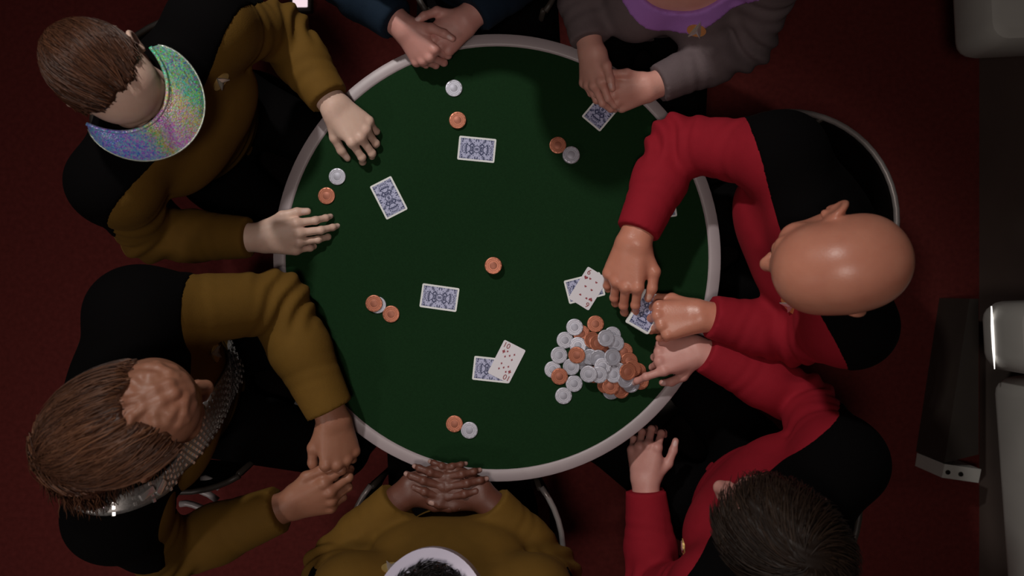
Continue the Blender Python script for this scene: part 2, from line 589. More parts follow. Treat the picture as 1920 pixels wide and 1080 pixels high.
    # folds: rings that bunch at elbow, armpit and waist
    for sh, eb, c_, ph in ((sL, eL, cL, 0.3), (sR, eR, cR, 2.1)):
        for (pc, ax, rad, amp, lam) in ((eb, unit(c_ - sh), .125, .0085, .040), (sh + (eb - sh) * .30 - u * .02, unit(eb - sh), .095, .0075, .042),
                                        (eb + (c_ - eb) * .62, unit(c_ - eb), .075, .0036, .030)):
            sl = ft.sl(pc - rad, pc + rad)
            if sl is None: continue
            X, Y, Z = ft.xyz(sl)
            x, y, z = X - pc[0], Y - pc[1], Z - pc[2]
            d2 = x * x + y * y + z * z
            w = np.clip(1 - d2 / (rad * rad), 0, 1) ** 1.5
            o = unit(np.cross(ax, (0.3, 0.5, 0.8)))
            s_ = x * ax[0] + y * ax[1] + z * ax[2]; q_ = x * o[0] + y * o[1] + z * o[2]
            wav = np.sin(2 * math.pi * s_ / lam + 14 * q_ + 1.6 * np.sin(38 * q_ + ph) + 1.2 * np.sin(30 * z + ph * 3) + ph)
            D[sl] += (amp * w * wav).astype(np.float32)
    pc = T(.25); sl = ft.sl(pc - .22, pc + .22)
    X, Y, Z = ft.xyz(sl)
    s_ = (X - pc[0]) * u[0] + (Y - pc[1]) * u[1] + (Z - pc[2]) * u[2]; q_ = (X - pc[0]) * r[0] + (Y - pc[1]) * r[1] + (Z - pc[2]) * r[2]
    w = np.exp(-(s_ / .09) ** 2)
    D[sl] += (.0035 * w * np.sin(2 * math.pi * s_ / .05 + 1.5 * np.sin(20 * q_))).astype(np.float32)
    X, Y, Z = ft.xyz(full)
    def lin(n, c0): return (X - c0[0]) * n[0] + (Y - c0[1]) * n[1] + (Z - c0[2]) * n[2]
    hgt = lin(u, S); fwd = lin(f2, S); sid = lin(r, S)
    if sp.get('neckline'):
        g = sp['neckline'](hgt, fwd, sid)
        band = np.maximum(np.maximum(D - .0025, g + INF), -(g + INF + .036))
        Dt = np.maximum(D, g + INF + .002)
        V, Q = surface_nets(band.astype(np.float32), ft.lo, ft.h, INF)
        link('neckline_band', np_mesh('neckline_band', V, Q), MATS[sp['band']], root)
    else:
        Dt = D
    Vt, Qt = surface_nets(Dt.astype(np.float32), ft.lo, ft.h, INF)
    tunic = link('tunic', np_mesh('tunic', Vt, Qt), MATS[sp['cloth']], root)
    bvV, bvQ = [Vt], [Qt]
    if sp.get('yoke'):
        g = sp['yoke'](hgt, fwd - (sp.get('yoke_f', .060) - .060), sid)
        Y_ = np.maximum(D - .0022, g + INF)
        V, Q = surface_nets(Y_.astype(np.float32), ft.lo, ft.h, INF)
        link('shoulder_yoke', np_mesh('shoulder_yoke', V, Q), MATS['black_cloth'], root)
        bvV.append(V); bvQ.append(Q)
    V, Q = join(list(zip(bvV, bvQ)))
    bvh = BVHTree.FromPolygons(V.tolist(), Q.tolist())
    # ---- trousers and boots
    lp = torso[:2] + legs
    fl = Field.around(lp, .009, .03).addall(lp)
    X, Y, Z = fl.xyz(full)
    Dl = np.maximum(fl.D, (X - T(.42)[0]) * u[0] + (Y - T(.42)[1]) * u[1] + (Z - T(.42)[2]) * u[2])
    V, Q = surface_nets(Dl.astype(np.float32), fl.lo, fl.h, .007)
    link('trousers', np_mesh('trousers', V, Q), MATS['black_cloth'], root)
    for ps in feet:
        ff = Field.around(ps, .009, .03).addall(ps)
        sl = full; X, Y, Z = ff.xyz(full)
        Dd = np.maximum(ff.D, .006 - Z)
        V, Q = surface_nets(Dd, ff.lo, ff.h, 0.0)
        link('boot', np_mesh('boot', V, Q), MATS['boot'], root)
    # ---- eyes
    for q in (-1, 1):
        mb = MB(); c_ = HL((q * .031, .0800, -.002)); rr = .0122 * hs
        v = []; fcs = []
        for i in range(9):
            th = math.pi * i / 8
            for j in range(12):
                ph = 2 * math.pi * j / 12
                v.append(c_ + Fm @ np.array([math.sin(th) * math.cos(ph), math.cos(th), math.sin(th) * math.sin(ph)]) * rr)
        for i in range(8):
            for j in range(12):
                fcs.append((i * 12 + j, i * 12 + (j + 1) % 12, (i + 1) * 12 + (j + 1) % 12, (i + 1) * 12 + j))
        mb.add(v, fcs)
        eo = mb.build('eye', MATS['eye_white'], root, True, None)
        eo.data.materials.append(MATS['iris'])
        for p in eo.data.polygons:
            if p.index < 24: p.material_index = 1
    sp.update(root=root, bvh=bvh, HL=HL, Fm=Fm, hs=hs, S=S, u=u, f=f2, r=r, H=H, fw=fw)
    return sp

def cast(sp, px, py):
    """camera ray through a pixel onto the person's clothing"""
    d = unit(P(px, py, 0.0) - np.array([0, 0, CAMZ]))
    hit = sp['bvh'].ray_cast(Vector((0, 0, CAMZ)), Vector(d))
    return (np.array(hit[0]), np.array(hit[1])) if hit[0] is not None else (None, None)

def frame_obj(o, loc, n, upv):
    n = unit(n); y = unit(np.asarray(upv, float) - n * np.dot(upv, n)); x = np.cross(y, n)
    M = Matrix(((x[0], y[0], n[0], loc[0]), (x[1], y[1], n[1], loc[1]), (x[2], y[2], n[2], loc[2]), (0, 0, 0, 1)))
    o.matrix_world = M
    return o

def badge(sp, px, py):
    p, n = cast(sp, px, py)
    if p is None: return
    mb = MB()
    ov = [(0.021 * math.cos(a), 0.0145 * math.sin(a)) for a in np.linspace(0, 2 * math.pi, 28, endpoint=False)]
    mb.prism(ov, -.002, .0028)
    bo = mb.build('badge', MATS['gold_metal'], sp['root'])
    frame_obj(bo, p + n * .001, n, sp['u'])
    d = [(0, .026), (.006, .012), (.0115, -.004), (.0145, -.018), (.009, -.012), (.002, -.006), (-.005, -.013), (-.0135, -.020), (-.0105, -.004), (-.005, .013)]
    mb = MB(); n_ = len(d)
    v = [(x, y, .0028) for x, y in d] + [(x * .9, y * .9, .0048) for x, y in d] + [(0, .004, .0066)]
    fc = [(i, (i + 1) % n_, n_ + (i + 1) % n_, n_ + i) for i in range(n_)] + [(n_ + i, n_ + (i + 1) % n_, 2 * n_) for i in range(n_)]
    mb.add(v, fc)
    mb.build('arrowhead', MATS['silver_metal'], bo)

# ---- hair
CR = np.array([0, -.014, .030]); RR = np.array([.0765, .0975, .085])
def hair(sp, m, region, flow, thick=.010, n=2200, nseg=7, seg=.012, rad=.0011, lift=(.10, .18), drop=None, groove=.0018, parts=None, seed=1, wave=0.0):
    """cap modelled over the scalp + real strands lying on it"""
    g = np.random.RandomState(seed)
    HL, Fm, s = sp['HL'], sp['Fm'], sp['hs']
    c = HL((0, 0, 0))
    prims = [el(HL(CR), (RR + thick) * s, Fm), el(HL((0, .030, .040)), (np.array([.060, .048, .052]) + thick) * s, Fm, .03),
             el(HL((0, -.055, .005)), (np.array([.064, .05, .066]) + thick) * s, Fm, .03)]
    if parts: prims += parts(HL, Fm, s)
    F_ = Field.around(prims, .0036, .02).addall(prims)
    X, Y, Z = F_.xyz((slice(None),) * 3)
    lx, ly, lz = [((X - c[0]) * Fm[0, i] + (Y - c[1]) * Fm[1, i] + (Z - c[2]) * Fm[2, i]) / s for i in range(3)]
    D = F_.D + groove * np.sin(260 * lx + 40 * ly + 3 * np.sin(30 * ly + 20 * lz)) * np.clip(1.0, 0, 1)
    D = -smin(-D, region(lx, ly, lz) * s, .008)
    V, Q = surface_nets(D.astype(np.float32), F_.lo, F_.h)
    cap_n = len(V)
    loc = ((V - c) @ Fm) / s
    # roots: on the cap's outer surface, inside the region
    ok = np.where((((loc - CR) / RR) ** 2).sum(1) > 1.02)[0]
    idx = g.choice(ok, n)
    p = loc[idx] + g.normal(0, .002, (n, 3))
    li = g.uniform(lift[0], lift[1], n)[:, None]
    pts = [p]; nrm = []
    jit = g.normal(0, .22, (n, 3))
    ph = g.uniform(0, 6, n)
    for k in range(nseg):
        q = (p - CR) / RR; ql = np.linalg.norm(q, axis=1, keepdims=True); nn = q / RR; nn /= np.linalg.norm(nn, axis=1, keepdims=True)
        nrm.append(nn)
        d = flow(p) + jit * .5
        if drop is not None: d = np.where(p[:, 2:3] < drop, np.stack([p[:, 0] * 1.5, -.15 + 0 * p[:, 0], -1 + 0 * p[:, 0]], 1) + jit * .25, d)
        if wave: d = d + wave * np.sin(k * 1.1 + ph)[:, None] * np.cross(nn, d)
        free = np.zeros((n, 1)) if drop is None else (p[:, 2:3] < drop).astype(float)
        d = d - nn * (d * nn).sum(1, keepdims=True) * (1 - free)
        d = d / (np.linalg.norm(d, axis=1, keepdims=True) + 1e-9)
        p2 = p + d * seg
        q2 = (p2 - CR) / RR; l2 = np.linalg.norm(q2, axis=1, keepdims=True)
        tgt = np.maximum(1 + li * (0.75 + 0.5 * k / nseg), 1.0)
        tgt = np.where(l2 > tgt, np.maximum(l2 - .03, tgt), tgt)
        p3 = CR + q2 / l2 * tgt * RR
        p = np.where(free > 0, p2, p3)
        pts.append(p)
    nrm.append(nrm[-1])
    pts = np.stack(pts, 1); nrm = np.stack(nrm, 1)                  # n, k, 3
    tan = np.gradient(pts, axis=1); tan /= np.linalg.norm(tan, axis=2, keepdims=True) + 1e-9
    bi = np.cross(tan, nrm); bi /= np.linalg.norm(bi, axis=2, keepdims=True) + 1e-9
    n2 = np.cross(bi, tan)
    kk = nseg + 1
    tp = (1 - (np.arange(kk) / nseg) ** 2 * .85)[None, :, None] * rad * g.uniform(.7, 1.4, n)[:, None, None]
    ring = np.stack([pts + tp * (bi * math.cos(a) + n2 * math.sin(a)) for a in (0.5, 2.6, 4.7)], 2)    # n,k,3,3
    SV = c + (ring.reshape(-1, 3) * s) @ Fm.T
    base = (np.arange(n)[:, None, None] * kk * 3 + np.arange(nseg)[None, :, None] * 3)
    j = np.arange(3)[None, None, :]; j2 = (j + 1) % 3
    SQ = np.stack([base + j, base + j2, base + 3 + j2, base + 3 + j], -1).reshape(-1, 4)
    tone_s = np.repeat(np.clip(g.normal(.45, .25, n), 0, 1), kk * 3)
    V2, Q2 = join([(V, Q), (SV, SQ)])
    tone = np.concatenate([np.full(cap_n, .12), tone_s])
    return link('hair', np_mesh('hair', V2, Q2, True, {'tone': tone}), m, sp['root'])

# ------------------------------------------------------------------ materials
mat('felt', (.0075, .030, .0095), 0.95, spec=.12, noise=(240, .22), bump=(900, .35))
mat('rim', (.38, .32, .335), 0.42, noise=(14, .06))
mat('dark_apron', (.02, .012, .013), .5)
mat('carpet', (.150, .026, .023), .95, spec=.15, noise=(60, .35), bump=(300, .6))
mat('black_cloth', (.0026, .0022, .0024), .95, spec=.06, bump=(500, .25))
mat('boot', (.01, .009, .009), .4)
mat('gold_cloth', (.140, .071, .0085), .85, spec=.25, noise=(40, .10), bump=(700, .3), sheen=.05)
mat('red_cloth', (.285, .0085, .0200), .85, spec=.22, noise=(40, .10), bump=(700, .3), sheen=.05)
mat('blue_cloth', (.006, .016, .032), .85, spec=.2, bump=(700, .3))
mat('grey_cloth', (.135, .102, .108), .85, spec=.2, noise=(50, .12), bump=(600, .4))
mat('purple_cloth', (.42, .19, .60), .7, spec=.3, bump=(500, .3))
mat('eye_white', (.7, .66, .62), .2)
mat('iris', (.05, .03, .02), .15)
mat('gold_metal', (.75, .5, .18), .3, .6)
mat('silver_metal', (.78, .76, .74), .25, .75)
mat('baldric_metal', (.30, .29, .28), .42, .6, noise=(300, .5))
mat('silver_chip', (.46, .46, .53), .42, .40, noise=(60, .12))
mat('silver_inlay', (.40, .40, .47), .50, .3)
mat('copper_chip', (.48, .17, .10), .40, .45, noise=(60, .15))
mat('copper_inlay', (.38, .13, .08), .48, .35)
mat('card_white', (.80, .82, .82), .45)
mat('card_face', (.76, .74, .80), .45)
mat('pip_red', (.30, .035, .055), .5)
mat('ink_red', (.32, .09, .10), .5)
mat('chair_metal', (.30, .27, .26), .35, .3)
mat('chair_slat', (.42, .38, .38), .35)
mat('chair_cushion', (.004, .0025, .0025), .9, spec=.06, bump=(300, .3))
mat('panel_grey', (.58, .57, .53), .42, noise=(8, .12))
mat('wall_brown', (.13, .10, .085), .6, noise=(6, .15))
mat('panel_dark', (.045, .036, .030), .5, noise=(10, .2))
mat('screw', (.05, .045, .04), .35, .8)
mat('visor_white', (.62, .58, .72), .25, .35)
skin_mat('skin_pale', (.70, .48, .39), (.68, .48, .42))
skin_mat('skin_tan', (.60, .245, .165), (.68, .40, .32), .36)
skin_mat('skin_pink', (.62, .30, .26), (.70, .45, .42))
skin_mat('skin_warm', (.66, .33, .27), (.66, .42, .38))
skin_mat('skin_brown', (.34, .150, .092), (.48, .27, .2))
skin_mat('skin_dark', (.130, .046, .030), (.46, .28, .24))
hair_mat('hair_brown', (.022, .0085, .005), (.170, .068, .034))
hair_mat('hair_auburn', (.040, .014, .008), (.26, .115, .060), .42)
hair_mat('hair_dark', (.012, .007, .005), (.048, .028, .018), .5)
hair_mat('hair_black', (.006, .005, .005), (.018, .015, .014))

def emis(name, col, st):
    m = bpy.data.materials.new(name); m.use_nodes = True
    b = m.node_tree.nodes['Principled BSDF']
    b.inputs['Base Color'].default_value = (.6, .6, .6, 1)
    b.inputs['Emission Color'].default_value = (*col, 1); b.inputs['Emission Strength'].default_value = st
    MATS[name] = m
emis('painted_highlight', (1, .93, .88), 1.4)  # emission imitates a specular highlight on the ledge, not a lamp
emis('floor_lamp', (1, .78, .85), .9)

def card_back_mat():
    m = mat('card_back', (.5, .5, .7), .45); nt = m.node_tree; b = nt.nodes['Principled BSDF']
    N = nt.nodes.new; K = nt.links.new
    tc = N('ShaderNodeTexCoord'); sx = N('ShaderNodeSeparateXYZ'); K(tc.outputs['Object'], sx.inputs[0])
    ax = N('ShaderNodeMath'); ax.operation = 'ABSOLUTE'; K(sx.outputs[0], ax.inputs[0])
    ay = N('ShaderNodeMath'); ay.operation = 'ABSOLUTE'; K(sx.outputs[1], ay.inputs[0])
    cb = N('ShaderNodeCombineXYZ'); K(ax.outputs[0], cb.inputs[0]); K(ay.outputs[0], cb.inputs[1])
    n1 = N('ShaderNodeTexNoise'); n1.inputs['Scale'].default_value = 105; n1.inputs['Detail'].default_value = 1.5
    n1.inputs['Distortion'].default_value = 2.2
    K(cb.outputs[0], n1.inputs['Vector'])
    rp = N('ShaderNodeValToRGB'); rp.color_ramp.elements[0].position = .43; rp.color_ramp.elements[1].position = .50
    rp.color_ramp.elements[0].color = (.028, .040, .125, 1); rp.color_ramp.elements[1].color = (.46, .48, .70, 1)
    K(n1.outputs['Fac'], rp.inputs[0]); K(rp.outputs[0], b.inputs['Base Color'])
card_back_mat()

def visor_mat():
    m = mat('visor_foil', (.5, .5, .5), .25, .15); nt = m.node_tree; b = nt.nodes['Principled BSDF']
    N = nt.nodes.new; K = nt.links.new
    tc = N('ShaderNodeTexCoord')
    sp = N('ShaderNodeSeparateXYZ'); K(tc.outputs['Object'], sp.inputs[0])
    n = N('ShaderNodeTexNoise'); n.inputs['Scale'].default_value = 14; K(tc.outputs['Object'], n.inputs['Vector'])
    md = N('ShaderNodeMath'); md.operation = 'MULTIPLY_ADD'; md.inputs[1].default_value = 4.0; K(sp.outputs[0], md.inputs[0])
    ns = N('ShaderNodeMath'); ns.operation = 'MULTIPLY_ADD'; ns.inputs[1].default_value = .25; ns.inputs[2].default_value = .38
    K(n.outputs['Fac'], ns.inputs[0]); K(ns.outputs[0], md.inputs[2])
    rp = N('ShaderNodeValToRGB'); cr = rp.color_ramp
    cr.elements[0].position = .10; cr.elements[0].color = (.22, .42, .32, 1)
    cr.elements[1].position = .92; cr.elements[1].color = (.24, .38, .90, 1)
    for ps, c in ((.24, (.26, .62, .40, 1)), (.34, (.66, .60, .42, 1)), (.46, (.66, .55, .50, 1)), (.56, (.72, .40, .84, 1)), (.64, (.50, .66, .36, 1)), (.74, (.36, .44, .95, 1))):
        e = cr.elements.new(ps); e.color = c
    K(md.outputs[0], rp.inputs[0])
    vo = N('ShaderNodeTexVoronoi'); vo.inputs['Scale'].default_value = 420; K(tc.outputs['Object'], vo.inputs['Vector'])
    mx = N('ShaderNodeMix'); mx.data_type = 'RGBA'; mx.blend_type = 'OVERLAY'; mx.inputs[0].default_value = .7
    K(rp.outputs[0], mx.inputs[6]); K(vo.outputs['Color'], mx.inputs[7]); K(mx.outputs[2], b.inputs['Base Color'])
    bp = N('ShaderNodeBump'); bp.inputs['Strength'].default_value = .5; bp.inputs['Distance'].default_value = .001
    K(vo.outputs['Distance'], bp.inputs['Height']); K(bp.outputs['Normal'], b.inputs['Normal'])
visor_mat()
# ================================================================== STRUCTURE
mb = MB(); mb.box((0, 0, -.05), (9, 9, .1))
tag(mb.build('floor', MATS['carpet']), 'dark red carpeted floor beneath the table and chairs', 'floor', kind='structure')

# ------------------------------------------------------------------ poker table
TC = P(932, 483.5, TZ); MM = (CAMZ - TZ) / FPX
RO = 420 * MM; RI = 396 * MM
tb = empty('poker_table', (TC[0], TC[1], 0))
tag(tb, 'round poker table with green felt top and pale grey rim', 'table')
mb = MB(); mb.lathe([(0.0001, .752), (RI * .5, .752), (RI + .002, .752), (RI + .002, .735), (0.0001, .735)], 128)
mb.build('felt_top', MATS['felt'], tb, True)
mb = MB(); mb.lathe([(RI, .735), (RI, .7525), (RI + .002, .755), (RI + .006, .7562), (RO - .008, .7562), (RO - .002, .754), (RO, .749), (RO, .722), (RO - .01, .716), (RI, .716), (RI, .735)], 128)
mb.build('rim', MATS['rim'], tb, True)
mb = MB(); mb.lathe([(.0001, .734), (RO - .02, .734), (RO - .03, .70), (RO - .12, .685), (.09, .66), (.0001, .66)], 64)
mb.build('underside', MATS['dark_apron'], tb, True)
mb = MB(); mb.lathe([(.08, .67), (.055, .60), (.05, .2), (.07, .06), (.0001, .06)], 32)
mb.build('pedestal', MATS['dark_apron'], tb, True)
mb = MB(); mb.lathe([(.0001, .065), (.10, .062), (.27, .03), (.28, .01), (.28, .0), (.0001, .0)], 48)
mb.build('base', MATS['dark_apron'], tb, True)

# ------------------------------------------------------------------ right-hand console and plinth
def wbox(name, px0, py0, px1, py1, z0, z1, m, parent, bev, rz=0.0):
    a = P(px0, py0, z1); b_ = P(px1, py1, z1)
    c = (a + b_) / 2; sx, sy = abs(b_[0] - a[0]), abs(b_[1] - a[1])
    mb = MB(); mb.box((0, 0, 0), (sx, sy, z1 - z0), None, bev)
    o = mb.build(name, m, parent, True)
    o.location = (c[0], c[1], (z0 + z1) / 2); o.rotation_euler = (0, 0, rz)
    return o
mb = MB(); mb.box((1.70, 0, 1.3), (.2, 9, 2.6))
tag(mb.build('wall_right', MATS['wall_brown']), 'dark brown wall along the right side of the room', 'wall', kind='structure')
cs = empty('wall_console'); tag(cs, 'grey metal console of rounded ledges fixed along the dark wall', 'console')
def ledge(name, px, py0, py1, z0, z1, bev, rz):
    a = P(px, py0, z0); b_ = P(px, py1, z0); x1 = 1.60
    sy = abs(b_[1] - a[1]); sx = x1 - a[0]
    mb = MB(); mb.box((sx / 2, 0, 0), (sx, sy, z1 - z0), None, bev)
    o = mb.build(name, MATS['panel_grey'], cs, True)
    o.location = (a[0], (a[1] + b_[1]) / 2, (z0 + z1) / 2); o.rotation_euler = (0, 0, rz)
    return o
ledge('upper_ledge', 1772, -330, 118, .45, .62, .05, .05)
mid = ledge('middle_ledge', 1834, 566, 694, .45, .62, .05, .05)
ledge('lower_ledge', 1878, 704, 1400, .40, .58, .05, .07)
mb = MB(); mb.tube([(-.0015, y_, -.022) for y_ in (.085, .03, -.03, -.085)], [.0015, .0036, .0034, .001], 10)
mb.build('painted_highlight', MATS['painted_highlight'], mid, True)  # glowing sliver put in as the glint along the ledge's rounded edge
pl = empty('plinth'); tag(pl, 'low dark metal plinth with bolted front edge on the carpet', 'plinth')
ztop = .16
q = [P(1818, 560, ztop), P(1835, 560, ztop), P(1835, 852, ztop), P(1771, 868, ztop)]
mb = MB(); mb.add([tuple(x) for x in q] + [(x[0], x[1], .0) for x in q], [(0, 3, 2, 1), (4, 5, 6, 7), (0, 1, 5, 4), (1, 2, 6, 5), (2, 3, 7, 6), (3, 0, 4, 7)])
mb.build('plinth_body', MATS['panel_dark'], pl)
a, b_ = P(1771, 870, ztop), P(1840, 880, ztop); d = unit(b_ - a); n_ = np.array([d[1], -d[0], 0])
mb = MB(); v = []
for p_ in (a, b_):
    v += [p_ - n_ * .0, p_ + n_ * .045 - (0, 0, .004), p_ + n_ * .045 - (0, 0, ztop * .96), p_ - (0, 0, ztop * .96)]
mb.add(v, [(0, 1, 5, 4), (1, 2, 6, 5), (2, 3, 7, 6), (3, 0, 4, 7), (0, 3, 2, 1), (4, 5, 6, 7)])
mb.build('front_edge', MATS['panel_grey'], pl)
for t in (.13, .48):
    mb = MB(); c = a + (b_ - a) * t + n_ * .025 - (0, 0, .002)
    mb.lathe([(.0001, .005), (.006, .0045), (.008, .001), (.008, -.002)], 12, c); mb.build('bolt', MATS['screw'], pl, True)
# small square floor light behind the seats
c = P(563, 0, .03); fl_ = empty('floor_light', (c[0], c[1], 0)); tag(fl_, 'small square glowing floor light behind the seats', 'light')
mb = MB(); mb.box((0, 0, .015), (.075, .075, .03), None, .008); mb.build('housing', MATS['panel_dark'], fl_, True)
mb = MB(); mb.box((0, 0, .032), (.05, .05, .006), None, .004); mb.build('lens', MATS['floor_lamp'], fl_, True)

# ================================================================== PEOPLE
def yoke_std(h, f, s):
    # black over shoulders: above a slanting line across the upper chest, out to the sleeve seam
    a = -(h + .115)
    b_ = f - .060 + .10 * np.abs(s)
    return np.maximum(a, b_)

def wdir(dx, dy, dz=0.0): return np.array([dx, -dy, dz], float)
people = {}
relaxed = [(14, 24, 14), (18, 28, 16), (22, 32, 18), (26, 36, 20)]

def ridges(HL, Fm, s):
    ps = []
    def on(x, y):   # point on the forehead surface
        z = .030 + .085 * math.sqrt(max(0, 1 - (x / .0765) ** 2 - ((y + .014) / .0985) ** 2))
        e2 = 1 - (x / .058) ** 2 - ((y - .045) / .040) ** 2
        if e2 > 0: z = max(z, .062 + .048 * math.sqrt(e2))
        return np.array([x, y, z + .0015])
    def poly(pts, r0, r1, k=.006):
        P_ = [on(x, y) for x, y in pts]
        for i in range(len(P_) - 1):
            t0, t1 = i / (len(P_) - 1), (i + 1) / (len(P_) - 1)
            ps.append(rc(HL(P_[i]), HL(P_[i + 1]), (r0 + (r1 - r0) * t0) * s, (r0 + (r1 - r0) * t1) * s, k * s))
    ps.append(el(HL((0, .045, .062)), np.array([.058, .040, .048]) * s, Fm, .03))
    for q in (-1, 1):
        poly([(q * .006, .082), (q * .008, .060), (q * .010, .040), (q * .020, .024), (q * .034, .020), (q * .040, .032), (q * .032, .042), (q * .024, .038)], .0075, .0055)
        poly([(q * .014, .080), (q * .024, .066), (q * .038, .058), (q * .048, .046), (q * .054, .028)], .0070, .0050)
        poly([(q * .008, .038), (q * .007, .016), (q * .013, -.004), (q * .024, -.014)], .0060, .0040)
        poly([(q * .030, .076), (q * .046, .058), (q * .058, .040)], .006, .004)
        poly([(q * .006, .088), (q * .016, .072), (q * .028, .050), (q * .050, .010)], .0040, .0035, .006)
    return ps

